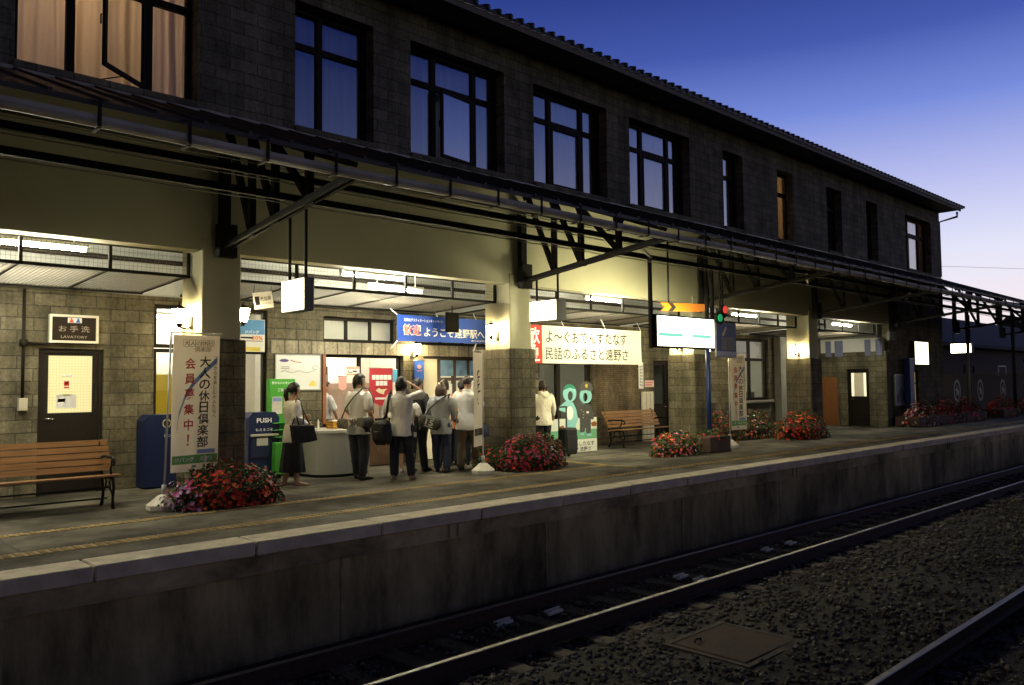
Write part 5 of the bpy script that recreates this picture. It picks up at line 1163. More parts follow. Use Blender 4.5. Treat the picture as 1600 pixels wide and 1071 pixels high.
# ================================================================== flower planters
rf_ = random.Random(21)
M_leaf = [mat('leaf_green_a', (.045, .10, .022), .6, var=.35, scale=8), mat('leaf_green_b', (.075, .15, .035), .55, var=.3, scale=8), mat('leaf_green_c', (.028, .06, .018), .65, var=.3, scale=8)]
FL = dict(red=mat('petal_scarlet', (.66, .032, .012), .6, var=.15), crim=mat('petal_crimson', (.46, .015, .03), .6, var=.2), pink=mat('petal_magenta', (.55, .045, .20), .6, var=.2),
          lil=mat('petal_lilac', (.50, .26, .52), .6, var=.15), wht=mat('petal_white', (.66, .60, .52), .6, var=.1), orn=mat('petal_orange', (.85, .17, .03), .6, var=.15), pale=mat('petal_pale_pink', (.62, .34, .30), .6, var=.15))
def planter(c, rx, ry, h, cols, label, nleaf=1500, nbl=260, box='pot', zones=None, bs=1.0, hf=.38):
    c = Vector(c); t = thing('flower_planter', c, label, 'planter', 'flower planters on the platform'); m = MB(c)
    hb = h*hf
    if box == 'pot': m.lathe([(.62, 0), (.66, .02), (.78, hb*.9), (.80, hb), (.72, hb), (.70, hb*.85)], (0, 0, 0), 20)
    else: m.bbox(-.9, .9, -.8, .8, 0, hb, .03)
    m.v = [Vector((c.x+v.x*rx, c.y+v.y*ry, c.z+v.z)) for v in m.v]
    m.build('planter_box', mat('brown_planter', (.085, .05, .035), .8, var=.25), t)
    lv, lf, lm = [], [], []; bl = {}
    def spot(out):
        while True:
            x, y, z = rf_.uniform(-1, 1), rf_.uniform(-1, 1), rf_.uniform(-.15, 1)
            d = math.sqrt(x*x+y*y+max(z, 0)**2)
            if d < 1 and (not out or d > .72) : break
        s = 1+.22*noise.noise(Vector((x*2+c.x, y*2, z*2+c.y)))
        return Vector((c.x+x*rx*s, c.y+y*ry*s, c.z+max(.03, hb*.35+z*(h-hb*.35)*s))), Vector((x, y, z*.9+.25)).normalized()
    for i in range(nleaf):
        p, n_ = spot(i % 3 > 0)
        if hf > .6 and p.z < c.z+hb*.8: continue
        d = Vector((rf_.gauss(0, 1), rf_.gauss(0, 1), rf_.gauss(0, .6)))+n_*1.2
        d.normalize(); sd = d.cross(Vector((rf_.gauss(0, 1), rf_.gauss(0, 1), 1))).normalized(); L_ = rf_.uniform(.03, .07); w_ = L_*.32; k = len(lv); dr = Vector((0, 0, -.012))
        lv += [p, p+d*L_*.5+sd*w_, p+d*L_+dr, p+d*L_*.5-sd*w_]; lf.append((k, k+1, k+2, k+3)); lm.append(rf_.choice((0, 0, 1, 2)))
    me_ = bpy.data.meshes.new('foliage'); me_.from_pydata([tuple(v-c) for v in lv], [], lf); [me_.materials.append(x) for x in M_leaf]; me_.polygons.foreach_set('material_index', lm)
    fo = bpy.data.objects.new('foliage', me_); COL.objects.link(fo); fo.parent = t
    for i in range(nbl):
        p, n_ = spot(True); p = p+n_*.015
        if hf > .6 and p.z < c.z+hb*.8: continue
        cl_ = cols if zones is None else zones((p.x-c.x)/rx, (p.y-c.y)/ry, (p.z-c.z)/h)
        key = rf_.choice(cl_); b_ = bl.setdefault(key, ([], [])); e1 = n_.cross(Vector((rf_.gauss(0, 1), rf_.gauss(0, 1), .3))).normalized(); e2 = n_.cross(e1); r_ = rf_.uniform(.018, .038)*bs
        a0 = rf_.random()*6
        for q in range(5):
            a = a0+q*1.2566; k = len(b_[0]); u_ = e1*math.cos(a)+e2*math.sin(a); s_ = e1*-math.sin(a)+e2*math.cos(a)
            b_[0].extend([p-n_*.004, p+u_*r_*.7+s_*r_*.5+n_*.004, p+u_*r_*1.15+n_*rf_.uniform(-.006, .01), p+u_*r_*.7-s_*r_*.5+n_*.004]); b_[1].append((k, k+1, k+2, k+3))
    for key, (v, f) in bl.items():
        me_ = bpy.data.meshes.new('blossoms'); me_.from_pydata([tuple(x-c) for x in v], [], f); me_.materials.append(FL[key]); ob = bpy.data.objects.new('blossoms', me_); COL.objects.link(ob); ob.parent = t
    return t
def z1(x, y, z):
    if x < -.62: return ('lil', 'pink', 'lil', 'crim')
    if x > .25 and z > .45 and rf_.random() < .45: return ('wht', 'pale')
    return ('red', 'red', 'orn', 'red', 'crim')
planter((4.74, 10.42, 0), .80, .42, .58, (), 'big planter of scarlet blossoms under the first tall banner', 3000, 820, 'pot', z1, .82)
planter((10.62, 10.58, 0), .82, .44, .66, ('pink', 'crim', 'pink', 'red', 'crim'), 'planter of magenta and crimson blossoms at the foot of the second pillar', 2800, 720, 'pot', None, .82)
planter((10.0, 11.05, 0), .34, .30, .42, ('red', 'crim', 'orn'), 'small sparse planter with few red blossoms left of the second pillar', 700, 40)
planter((14.55, 10.2, 0), .80, .40, .52, ('pink', 'orn', 'red', 'pale', 'crim', 'lil'), 'mixed bright planter in front of the bench under the station sign', 2200, 380, 'pot', None, .82)
planter((15.80, 10.15, 0), .46, .34, .50, ('red', 'crim', 'orn', 'wht'), 'dark square planter with red blossoms left of the far tall banner', 1500, 150, 'box', lambda x, y, z: ('wht', 'pale') if z > .8 and y > -.2 else ('red', 'crim', 'orn', 'crim'), 1.0, .72)
planter((18.7, 11.8, 0), 1.05, .6, .78, ('crim', 'pink', 'crim', 'orn'), 'planter of dark red blossoms right behind the far tall banner', 2200, 320, 'pot', None, 1.0)
planter((20.3, 11.8, 0), 1.0, .6, .78, ('wht', 'orn', 'pink', 'crim', 'pale'), 'planter of pale and orange blossoms under the office window', 2200, 330, 'pot', None, 1.0)
planter((21.2, 10.7, 0), 1.15, .55, .76, ('red', 'crim', 'orn', 'pale', 'red'), 'large round planter of red and pale blossoms before the fourth pillar', 2600, 460, 'pot', lambda x, y, z: ('wht', 'pale', 'red') if x > .55 else ('red', 'crim', 'orn', 'red'), 1.1)
for k, (x, cl_, lab) in enumerate(((29.4, ('crim', 'wht', 'pale', 'crim'), 'long flower box with white blossoms at the building end'), (31.6, ('crim', 'red', 'crim', 'pink'), 'long flower box of dark red blossoms under the glowing box sign'), (34.0, ('crim', 'red', 'pink'), 'long flower box of red blossoms left of the slim lamp post'),
                                   (38.5, ('crim', 'crim', 'red'), 'far flower box right of the slim lamp post'), (42.5, ('crim', 'red', 'pale'), 'farthest flower box along the emblem fence'))):
    planter((x, 10.55, 0), 1.3, .5, .85, cl_, lab, 1700, 340, 'box', None, 1.4)

# ================================================================== people
M_skin = mat('skin', (.46, .275, .185), .55, var=.06, scale=10); M_hair = mat('black_hair', (.014, .011, .010), .45, var=.4, scale=40, aniso=(1, 1, .15)); M_hairb = mat('brown_hair', (.05, .024, .014), .45, var=.35, scale=40, aniso=(1, 1, .15))
M_eye = mat('eye_dark', (.02, .015, .012), .3, var=0)
CL = dict(white=mat('white_shirt', (.80, .78, .74), .8, var=.07, scale=7, bump=.25, bscale=14), cream=mat('cream_hoodie', (.76, .70, .57), .85, var=.08, bump=.25, bscale=14),
          grey=mat('grey_hoodie', (.33, .34, .35), .85, var=.12, bump=.25, bscale=14), blk=mat('black_tee', (.02, .021, .022), .8, var=.2), jeans=mat('dark_jeans', (.018, .021, .032), .85, var=.4, scale=9),
          navy=mat('navy_jeans', (.022, .03, .065), .85, var=.4, scale=9), charc=mat('charcoal_trousers', (.028, .03, .03), .85, var=.3), khaki=mat('khaki_trousers', (.155, .115, .07), .85, var=.15),
          skirt=mat('black_skirt', (.010, .011, .016), .85, var=.3), orange=mat('orange_shirt', (.62, .17, .03), .8), shorts=mat('dark_shorts', (.03, .03, .035), .85))
M_shoeb = mat('dark_shoe', (.03, .026, .022), .5); M_shoew = mat('white_sneaker', (.6, .58, .54), .6); M_shoet = mat('tan_shoe', (.42, .28, .14), .45)
BAG = mat('black_bag_cloth', (.015, .014, .014), .7, var=.3)

class Solid(MB):
    """closed rounded pieces that are fused into one continuous skin"""
    def loft(s, rings, n=16):
        """rings: (centre, half-vector a, half-vector b); rounded ends"""
        rings = [(Vector(c), Vector(a), Vector(b)) for c, a, b in rings]; vs = []; m = len(rings)
        for c, a, b in rings:
            for k in range(n): t = 2*PI*k/n; vs.append(c+a*math.cos(t)+b*math.sin(t))
        fs = [(i*n+k, i*n+(k+1) % n, (i+1)*n+(k+1) % n, (i+1)*n+k) for i in range(m-1) for k in range(n)]
        fs += [tuple(range(n))[::-1], tuple((m-1)*n+k for k in range(n))]
        return s.add(vs, fs)
    def limb(s, pts, rs, n=12):
        pts = [Vector(p) for p in pts]; P, R = [], []
        d0 = (pts[0]-pts[1]).normalized(); d1 = (pts[-1]-pts[-2]).normalized()
        P += [pts[0]+d0*rs[0]*.85, pts[0]+d0*rs[0]*.5]; R += [rs[0]*.45, rs[0]*.85]
        P += pts; R += rs; P += [pts[-1]+d1*rs[-1]*.5, pts[-1]+d1*rs[-1]*.85]; R += [rs[-1]*.85, rs[-1]*.45]
        return s.tube(P, R, n)
    def fuse(s, name, m, parent, voxel, smooth=2, wrinkle=0.0, wf=9.0, cut=None, seed=0):
        me = bpy.data.meshes.new(name); me.from_pydata([tuple(v) for v in s.v], [], s.f); me.update()
        ob = bpy.data.objects.new(name, me); COL.objects.link(ob)
        r = ob.modifiers.new('fuse', 'REMESH'); r.mode = 'VOXEL'; r.voxel_size = voxel; r.use_smooth_shade = True
        if smooth: q = ob.modifiers.new('smooth', 'SMOOTH'); q.iterations = smooth; q.factor = .5
        dg = bpy.context.evaluated_depsgraph_get(); dg.update(); ev = ob.evaluated_get(dg); out = bpy.data.meshes.new_from_object(ev)
        bpy.data.objects.remove(ob); bpy.data.meshes.remove(me); out.name = name
        if wrinkle:
            for v in out.vertices:
                p = v.co; w = noise.noise(Vector((p.x*wf+seed, p.y*wf, p.z*wf*.45)))+.5*noise.noise(Vector((p.x*wf*2.3, p.y*wf*2.3+seed, p.z*wf*1.6)))
                v.co = p+v.normal*w*wrinkle
        out.polygons.foreach_set('use_smooth', [True]*len(out.polygons)); out.materials.clear(); out.materials.append(m)
        o = bpy.data.objects.new(name, out); COL.objects.link(o); o.parent = parent; return o

def person(pos, face, h, label, top, top_mat, bottom, bot_mat, hair='short', hair_mat=None, shoe=None, head_yaw=0, head_pitch=0, pose=None, build=1.0, seed=0):
    """face: heading the person looks along, degrees from +X; local frame: +Y ahead, +X the right hand"""
    J = dict(hR=(.052, 0, .515), hL=(-.052, 0, .515), kR=(.06, .012, .285), kL=(-.06, .012, .285), aR=(.062, -.012, .045), aL=(-.062, -.012, .045),
             sR=(.108, -.005, .805), sL=(-.108, -.005, .805), eR=(.140, -.02, .635), eL=(-.140, -.02, .635), wR=(.135, .045, .495), wL=(-.135, .045, .495),
             pel=(0, 0, .515), che=(0, -.004, .74), nek=(0, -.006, .845), hea=(0, .012, .925), tR=0, tL=0)
    J.update(pose or {}); h_ = h
    V = {k: Vector(v)*h for k, v in J.items() if not isinstance(v, (int, float))}
    t = thing('person', pos, label, 'person', None, math.radians(face-90)); b = build
    X_, Y_ = Vector((1, 0, 0)), Vector((0, 1, 0))
    pel, che, nek = V['pel'], V['che'], V['nek']
    sx = (V['sR']-V['sL']).normalized(); sy = ZA.cross(sx).normalized()
    def ringT(f, w, d, y=0.0):                  # ring of the trunk, f from pelvis 0 to neck 1
        base = pel.lerp(che, min(1, f/.68)) if f < .68 else che.lerp(nek, (f-.68)/.32)
        a = X_.lerp(sx, min(1, f*1.3)).normalized(); c = Y_.lerp(sy, min(1, f*1.3)).normalized()
        return (base+c*y*h, a*w*h*b, c*d*h*b)
    TR = [(-.16, .070, .052, 0), (-.05, .092, .066, -.004), (.08, .096, .066, -.004), (.25, .083, .057, 0), (.42, .088, .060, .002), (.58, .102, .066, .002), (.72, .108, .064, -.002), (.85, .100, .054, -.006), (.95, .060, .040, -.006)]
    # ---------------- body
    s = Solid()
    s.loft([ringT(*r) for r in TR]); s.limb([nek-ZA*.03*h, nek.lerp(V['hea'], .55)], [.036*h, .031*h])
    for q in 'RL':
        s.limb([V['h'+q], V['k'+q].lerp(V['h'+q], .5), V['k'+q], V['k'+q].lerp(V['a'+q], .3), V['a'+q]], [.058*h*b, .047*h*b, .033*h, .034*h, .021*h])
        s.limb([V['s'+q], V['s'+q].lerp(V['e'+q], .45), V['e'+q], V['e'+q].lerp(V['w'+q], .3), V['w'+q]], [.022*h*b, .028*h*b, .022*h, .022*h, .0145*h])
    # feet
    ft = {}
    for q in 'RL':
        a = V['a'+q]; yaw = math.radians(J['t'+q]) + (-.12 if q == 'R' else .12); d = Vector((-math.sin(yaw), math.cos(yaw), 0)); sd = Vector((d.y, -d.x, 0)); ft[q] = (a, d, sd)
        z0 = a.z-.045*h
        s.loft([(Vector((a.x, a.y, z0))-d*.030*h+ZA*.022*h, sd*.016*h, ZA*.02*h), (Vector((a.x, a.y, z0))+ZA*.026*h, sd*.021*h, ZA*.025*h), (Vector((a.x, a.y, z0))+d*.07*h+ZA*.018*h, sd*.025*h, ZA*.016*h), (Vector((a.x, a.y, z0))+d*.112*h+ZA*.012*h, sd*.016*h, ZA*.010*h)], 12)
    # head
    hc = V['hea']; Rh = Matrix.Rotation(math.radians(head_yaw), 3, 'Z') @ Matrix.Rotation(math.radians(head_pitch), 3, 'X')
    def hp(x, y, z): return hc+Rh @ Vector((x*h, y*h, z*h))
    hx, hy, hz = Rh @ X_, Rh @ Y_, Rh @ ZA
    prof = [(-.064, .014, .012, .036), (-.058, .026, .024, .026), (-.043, .035, .038, .013), (-.022, .0415, .048, .004), (.005, .0445, .054, .0), (.030, .0445, .056, -.002), (.050, .036, .047, -.004), (.062, .020, .028, -.005)]
    s.loft([(hp(0, y, z), hx*w*h, hy*d*h) for z, w, d, y in prof], 18)
    s.loft([(hp(0, .045, .010), hx*.0045*h, hz*.006*h), (hp(0, .054, .0), hx*.006*h, hz*.008*h), (hp(0, .061, -.010), hx*.008*h, hz*.007*h), (hp(0, .055, -.014), hx*.006*h, hz*.004*h)], 8)
    s.ell(hp(0, .048, -.030), .012*h, .006*h, .005*h, 10, 0, Rh); s.ell(hp(0, .046, -.053), .011*h, .008*h, .008*h, 10, 0, Rh)
    for sg in (-1, 1): s.ell(hp(sg*.0455, -.004, -.004), .0045*h, .011*h, .018*h, 10, 0, Rh); s.ell(hp(sg*.017, .044, .016), .013*h, .006*h, .004*h, 8, 0, Rh)
    # hands: palm, five bent fingers of unequal length
    for q, sg in (('R', 1), ('L', -1)):
        w = V['w'+q]; d = (w-V['e'+q]).normalized(); up_ = J.get('p'+q); pn = Vector(up_) if up_ else Vector((-sg, .15, 0))   # palm normal
        pn = (pn-d*pn.dot(d)).normalized(); ac = d.cross(pn).normalized()*1.0
        if ac.y < 0 and not up_: ac = -ac
        L0 = .05*h
        s.loft([(w-d*.004*h, ac*.014*h, pn*.011*h), (w+d*.020*h, ac*.020*h, pn*.0095*h), (w+d*L0, ac*.023*h, pn*.0085*h), (w+d*(L0+.006*h), ac*.019*h, pn*.006*h)], 12)
        curl = J.get('c'+q, .45)
        for i, ln in enumerate((.041, .047, .043, .033)):
            r0 = w+d*L0+ac*(.0175-.0117*i)*h; a1, a2, a3 = curl*.5, curl*1.3, curl*2.0; l_ = ln*h
            p1 = r0+(d*math.cos(a1)+pn*math.sin(a1))*l_*.45; p2 = p1+(d*math.cos(a2)+pn*math.sin(a2))*l_*.33; p3 = p2+(d*math.cos(a3)+pn*math.sin(a3))*l_*.24
            s.limb([r0-d*.01*h, p1, p2, p3], [.0052*h, .0050*h, .0046*h, .0040*h], 8)
        b0 = w+d*.014*h+ac*.016*h; p1 = b0+(d*.75+ac*.75+pn*.3).normalized()*.024*h; p2 = p1+(d*.95+ac*.25+pn*.3).normalized()*.020*h
        s.limb([b0, p1, p2], [.0062*h, .0056*h, .0046*h], 8)
    body = s.fuse('body', M_skin, t, .0062, 2)
    m = MB()
    for sg in (-1, 1): m.ell(hp(sg*.0175, .0485, .005), .0065*h, .003*h, .0035*h, 8, 0, Rh)
    m.build('eyes', M_eye, body)
    m = MB(); m.ell(hp(0, .0535, -.0305), .011*h, .002*h, .0022*h, 8, 0, Rh); m.build('mouth', mat('lip', (.33, .13, .11), .5), body)
    m = MB(); [m.ell(hp(sg*.0178, .0495, .0185), .011*h, .0022*h, .0022*h, 8, 0, Rh) for sg in (-1, 1)]; m.build('brows', M_hair, body)
    # ---------------- hair: a cap open at the face, with its own length
    hm = hair_mat or M_hair; m = MB(); n, k_ = 34, 22; vs = []; rr = random.Random(seed)
    for i in range(k_+1):
        th = PI*i/k_
        for k in range(n):
            a = 2*PI*k/n; dx, dy, dz = math.sin(th)*math.sin(a), math.sin(th)*math.cos(a), math.cos(th)
            lim = .30 if hair == 'crop' else .12
            cover = True
            if dy > .28 and dz < (.40 if hair != 'crop' else .5): cover = False
            if dy > -.05 and dz < -.02 and hair in ('short', 'crop', 'mop'): cover = False
            if dy <= -.05 and dz < (-.62 if hair == 'mop' else -.45): cover = hair in ('bob',)
            sc = (1.13+.05*noise.noise(Vector((dx*4+seed, dy*4, dz*4)))+.05*noise.noise(Vector((dx*11, dy*11+seed, dz*5)))) if cover else .78
            if hair == 'crop' and cover: sc -= .06
            vs.append(hp(dx*.0455*sc, dy*.0575*sc-.002, dz*.062*sc+.008))
    m.add(vs, [(i*n+k, (i+1)*n+k, (i+1)*n+(k+1) % n, i*n+(k+1) % n) for i in range(k_) for k in range(n)], 0, True)
    if hair == 'tail':
        m.tube([hp(0, -.050, .012), hp(0, -.075, -.005), hp(.0, -.078, -.05), hp(0, -.066, -.10), hp(0, -.062, -.135)], [.018*h, .024*h, .025*h, .018*h, .005*h], 10)
        m.tube([hp(0, -.052, .012), hp(0, -.066, .005)], .021*h, 10)
    if hair == 'bob':
        for q in range(26):
            a = PI*.30+1.40*PI*q/25; x, y = .046*math.sin(a), .053*math.cos(a); ln = .078+.012*rr.random()
            m.tube([hp(x, y, .025), hp(x*1.18, y*1.18-.004, -.02), hp(x*1.15, y*1.15-.004, -.02-ln*.6), hp(x*.98, y*.98, -.02-ln)], [.012*h, .0135*h, .012*h, .005*h], 6)
    if hair in ('short', 'mop'):
        for q in range(30):
            a = PI*(.42+1.16*rr.random()); x, y = .047*math.sin(a), .058*math.cos(a); ln = (.03 if hair == 'short' else .045)*(.6+.6*rr.random())
            if hair == 'mop' or abs(x) < .044: m.tube([hp(x*.97, y*.97, .02), hp(x*1.06, y*1.06, -.012), hp(x*1.03, y*1.03, -.018-ln)], [.009*h, .009*h, .002*h], 5)
    m.build('hair', hm, t)
    # ---------------- top garment
    s = Solid(); g_ = .011
    s.loft([ringT(f, w+g_*1.1, d+g_*1.2, y) for f, w, d, y in ([(-.27, .110, .082, -.002), (-.12, .107, .078, -.004)] if top != 'tuck' else [(-.05, .094, .066, -.004)])+[r for r in TR[2:-1]]+[(.94, .062, .042, -.006)]], 22)
    for q in 'RL':
        sh, el, wr = V['s'+q], V['e'+q], V['w'+q]
        if top in ('long', 'hood'): s.limb([sh, sh.lerp(el, .25), sh.lerp(el, .5), el, el.lerp(wr, .5), el.lerp(wr, .9)], [.032*h*b, .041*h*b, .039*h*b, .035*h, .031*h, .026*h])
        else: s.limb([sh, sh.lerp(el, .25), sh.lerp(el, .5), sh.lerp(el, .70)], [.032*h*b, .041*h*b, .042*h*b, .043*h*b])
    if top == 'hood':
        s.loft([(nek+sy*-.030*h+ZA*.012*h, sx*.062*h, (sy*.6+ZA*.25)*.05*h), (nek+sy*-.058*h-ZA*.012*h, sx*.066*h, (sy*.7+ZA*.4)*.046*h), (nek+sy*-.072*h-ZA*.05*h, sx*.042*h, sy*.022*h), (nek+sy*-.068*h-ZA*.09*h, sx*.012*h, sy*.012*h)], 16)
        s.limb([nek+sx*.05*h+ZA*.0*h, nek+sy*.035*h-ZA*.02*h, nek-sx*.05*h], [.022*h, .018*h, .022*h], 10)
    if top in ('collar',):
        s.loft([(nek-ZA*.02*h, sx*.050*h, sy*.046*h), (nek+ZA*.012*h-sy*.004*h, sx*.043*h, sy*.042*h)], 16)
    s.fuse({'long': 'blouse', 'hood': 'hooded_top', 'collar': 'shirt'}.get(top, 'tee_shirt'), top_mat, t, .0105, 3, .012, 10, seed=seed)
    # ---------------- bottom garment
    s = Solid()
    if bottom == 'skirt':
        z0 = pel.z; s.loft([(pel+ZA*.045*h, X_*.094*h, Y_*.068*h), (pel-ZA*.02*h, X_*.108*h, Y_*.078*h), (pel-ZA*.15*h, X_*.118*h, Y_*.092*h), (pel-ZA*.37*h, X_*.138*h, Y_*.118*h)], 26)
        o = s.fuse('skirt', bot_mat, t, .0105, 2)
        for v in o.data.vertices:
            a = math.atan2(v.co.y, v.co.x); k = max(0, (pel.z-v.co.z)/(.33*h)); v.co.x *= 1+.055*k*math.sin(a*9+seed); v.co.y *= 1+.055*k*math.sin(a*9+seed)
    else:
        s.loft([ringT(f, w+.010, d+.011, y) for f, w, d, y in [(-.16, .078, .058, 0), (-.06, .090, .064, -.004), (.05, .088, .059, -.004), (.13, .080, .052, -.003)]], 20)
        for q in 'RL':
            hp_, kn, an = V['h'+q], V['k'+q], V['a'+q]; low = kn.lerp(an, .92) if bottom != 'shorts' else kn.lerp(an, .05)
            if bottom == 'shorts': s.limb([hp_, hp_.lerp(kn, .5), low], [.071*h*b, .062*h*b, .056*h])
            else: s.limb([hp_, hp_.lerp(kn, .5), kn, kn.lerp(an, .5), low], [.070*h*b, .059*h*b, .047*h, .045*h, .043*h])
        s.fuse('shorts' if bottom == 'shorts' else 'trousers', bot_mat, t, .0105, 3, .013, 9, seed=seed+3)
    # ---------------- shoes
    for q in 'RL':
        a, d, sd = ft[q]; z0 = a.z-.045*h; s = Solid(); c0 = Vector((a.x, a.y, z0))
        if bottom == 'skirt':
            s.loft([(c0-d*.030*h+ZA*.030*h, sd*.017*h, ZA*.022*h), (c0+d*.02*h+ZA*.030*h, sd*.021*h, ZA*.015*h), (c0+d*.075*h+ZA*.014*h, sd*.025*h, ZA*.014*h), (c0+d*.122*h+ZA*.008*h, sd*.012*h, ZA*.008*h)], 14); s.limb([c0-d*.022*h+ZA*.022*h, c0-d*.024*h+ZA*.004*h], [.009*h, .007*h], 8)
        else:
            s.loft([(c0-d*.038*h+ZA*.024*h, sd*.018*h, ZA*.024*h), (c0-d*.0*h+ZA*.030*h, sd*.026*h, ZA*.030*h), (c0+d*.05*h+ZA*.022*h, sd*.029*h, ZA*.022*h), (c0+d*.10*h+ZA*.014*h, sd*.028*h, ZA*.014*h), (c0+d*.127*h+ZA*.011*h, sd*.016*h, ZA*.010*h)], 16)
        s.fuse('shoe', shoe or M_shoeb, t, .0085, 1)
    bpy.context.view_layer.update()
    def L2W(x, y, z): return t.matrix_world @ (Vector((x, y, z))*h)
    return t, L2W, hp
def world_tube(mb, L2W, pts, r): mb.tube([L2W(*p) for p in pts], r, 8)

# woman in a black skirt, walking along to the right
P, LW, _ = person((6.26, 11.5, 0), -4, 1.62, 'woman with tied black hair in a white blouse and long black skirt', 'long', CL['white'], 'skirt', CL['skirt'], 'tail', None, M_shoet, -4, -2,
    dict(eR=(.125, -.035, .66), wR=(.10, .10, .60), eL=(-.12, -.01, .65), wL=(-.10, .14, .66), kR=(.045, .02, .29), aR=(.045, .02, .055), kL=(-.045, .0, .285), aL=(-.045, -.06, .055), cL=.7), .95, 1)
o = LW(.155, .02, .50); t = thing('tote_bag', o, 'large black tote bag hanging from the woman\'s shoulder', 'bag', None)
m = Solid(o); w0 = [LW(.150, y, z) for y, z in ((-.10, .60), (.115, .595), (.15, .445), (-.075, .42))]
nrm = (LW(1, 0, 0)-LW(0, 0, 0)).normalized()
m.v = []; vs = [p+nrm*d for d in (-.005, .13) for p in w0]; m.add(vs, [(0, 1, 2, 3), (7, 6, 5, 4), (0, 4, 5, 1), (1, 5, 6, 2), (2, 6, 7, 3), (3, 7, 4, 0)]); m.v = [v-Vector(o) for v in m.v]
m.o = Vector((0, 0, 0)); m.fuse('bag_body', BAG, t, .012, 4, .006, 9)
m = MB(o)
for dx, dy in ((.155, -.045), (.20, .0)): world_tube(m, LW, [(dx, dy-.03, .60), (.135, -.03, .70), (.115, -.02, .84), (.10, .015, .846), (.135, .05, .72), (dx, dy+.08, .60)], .011)
m.build('handle', BAG, t)
# man with the shoulder bag
P, LW, _ = person((7.54, 11.62, 0), 14, 1.76, 'man in a white shirt and dark jeans carrying a shiny shoulder bag', 'collar', CL['white'], 'trousers', CL['jeans'], 'mop', None, M_shoeb, -30, 0,
    dict(eR=(.148, -.01, .63), wR=(.13, .075, .52), eL=(-.15, .0, .64), wL=(-.11, .10, .56), aR=(.075, -.03, .045), kR=(.07, .01, .285), aL=(-.06, .045, .045)), 1.0, 2)
o = LW(.0, .03, .52); t = thing('shoulder_bag', o, 'grey metallic shoulder bag slung at the hip of the first man in white', 'bag')
m = Solid(); c = [LW(x, y, z)-Vector(o) for x, y, z in ((-.11, -.155, .53), (.02, -.185, .53), (.15, -.135, .545), (.19, -.04, .55))]
m.loft([(p, Vector((0, 0, .085)), Vector((.03, -.05, 0))*(.8 if i in (0, 3) else 1)) for i, p in enumerate(c)], 14); m.fuse('bag_body', mat('metallic_grey_bag', (.20, .19, .16), .35, .35, var=.4, scale=9), t, .010, 3, .006, 11)
m = MB(o); world_tube(m, LW, [(-.10, -.13, .57), (-.06, -.11, .68), (.03, -.10, .78), (.10, -.05, .862), (.115, .01, .862), (.12, .07, .76), (.155, .03, .62)], .012); m.build('strap', mat('grey_strap', (.09, .085, .075), .7), t)
# man with the backpack, hand to his head
P, LW, _ = person((7.97, 11.02, 0), 44, 1.70, 'man in an untucked white shirt raising his right hand to his head', 'collar', CL['white'], 'trousers', CL['jeans'], 'mop', None, mat('worn_brown_sneaker', (.22, .17, .11), .6), -18, 4,
    dict(eR=(.225, .05, .83), wR=(.105, .075, .915), pR=(-1, .2, .2), cR=.35, eL=(-.155, .0, .64), wL=(-.15, .08, .52), aR=(.10, .0, .045), kR=(.075, .01, .285), aL=(-.075, .02, .045), kL=(-.07, .02, .285)), 1.02, 3)
o = LW(-.16, -.10, .42); t = thing('backpack', o, 'black backpack hanging low from one shoulder of the man with raised hand', 'backpack')
m = Solid(); q = [(-.165, -.105, .585, .05), (-.165, -.12, .55, .085), (-.165, -.125, .47, .098), (-.16, -.12, .39, .092), (-.16, -.11, .345, .06)]
m.loft([(LW(x, y, z)-Vector(o), (LW(1, .25, 0)-LW(0, 0, 0)).normalized()*r*1.7, (LW(-.25, 1, 0)-LW(0, 0, 0)).normalized()*r*1.15) for x, y, z, r in q], 16); m.fuse('bag_body', BAG, t, .011, 3, .009, 10)
m = Solid(); m.loft([(LW(-.175, -.175, z)-Vector(o), (LW(1, .25, 0)-LW(0, 0, 0)).normalized()*.10, (LW(-.25, 1, 0)-LW(0, 0, 0)).normalized()*.04) for z in (.40, .48)], 12); m.fuse('front_pocket', mat('black_pocket', (.02, .019, .019), .6), t, .011, 2, .004)
m = MB(o); world_tube(m, LW, [(-.13, -.085, .60), (-.115, -.085, .72), (-.105, -.062, .82), (-.10, .0, .868), (-.105, .055, .80), (-.13, .06, .70), (-.17, -.02, .58)], .019); m.build('strap', BAG, t)
m = MB(o); world_tube(m, LW, [(-.12, -.14, .36), (-.115, -.15, .31), (-.12, -.145, .26)], .006); world_tube(m, LW, [(-.2, -.13, .36), (-.2, -.14, .30)], .006); m.build('loose_strap', mat('beige_strap', (.3, .24, .15), .7), t)
# youngster in shorts
person((8.64, 11.78, 0), 40, 1.50, 'youngster in white tee, dark shorts and white sneakers, half hidden in the queue', 'tee', CL['white'], 'shorts', CL['shorts'], 'short', None, M_shoew, 0, 0,
    dict(eR=(.16, .01, .65), wR=(.14, .10, .56)), 1.0, 4)
# man in black tee with glasses
P, LW, hp4 = person((8.98, 11.92, 0), 24, 1.68, 'man in black tee and glasses looking down, behind the youngster', 'tee', CL['blk'], 'trousers', CL['charc'], 'short', None, M_shoeb, -34, -14,
    dict(eR=(.15, .0, .645), wR=(.135, .06, .52), aR=(.08, .02, .045), aL=(-.05, -.05, .045)), 1.03, 5)
m = MB()
for sg in (-1, 1): m.tube([hp4(sg*.018+.012*math.cos(a*.7), .056, .004+.009*math.sin(a*.7)) for a in range(10)], .0022, 5); m.tube([hp4(sg*.031, .054, .006), hp4(sg*.047, .0, .004)], .0022, 5)
m.build('glasses', mat('silver_rim', (.7, .7, .7), .25, .9), P)
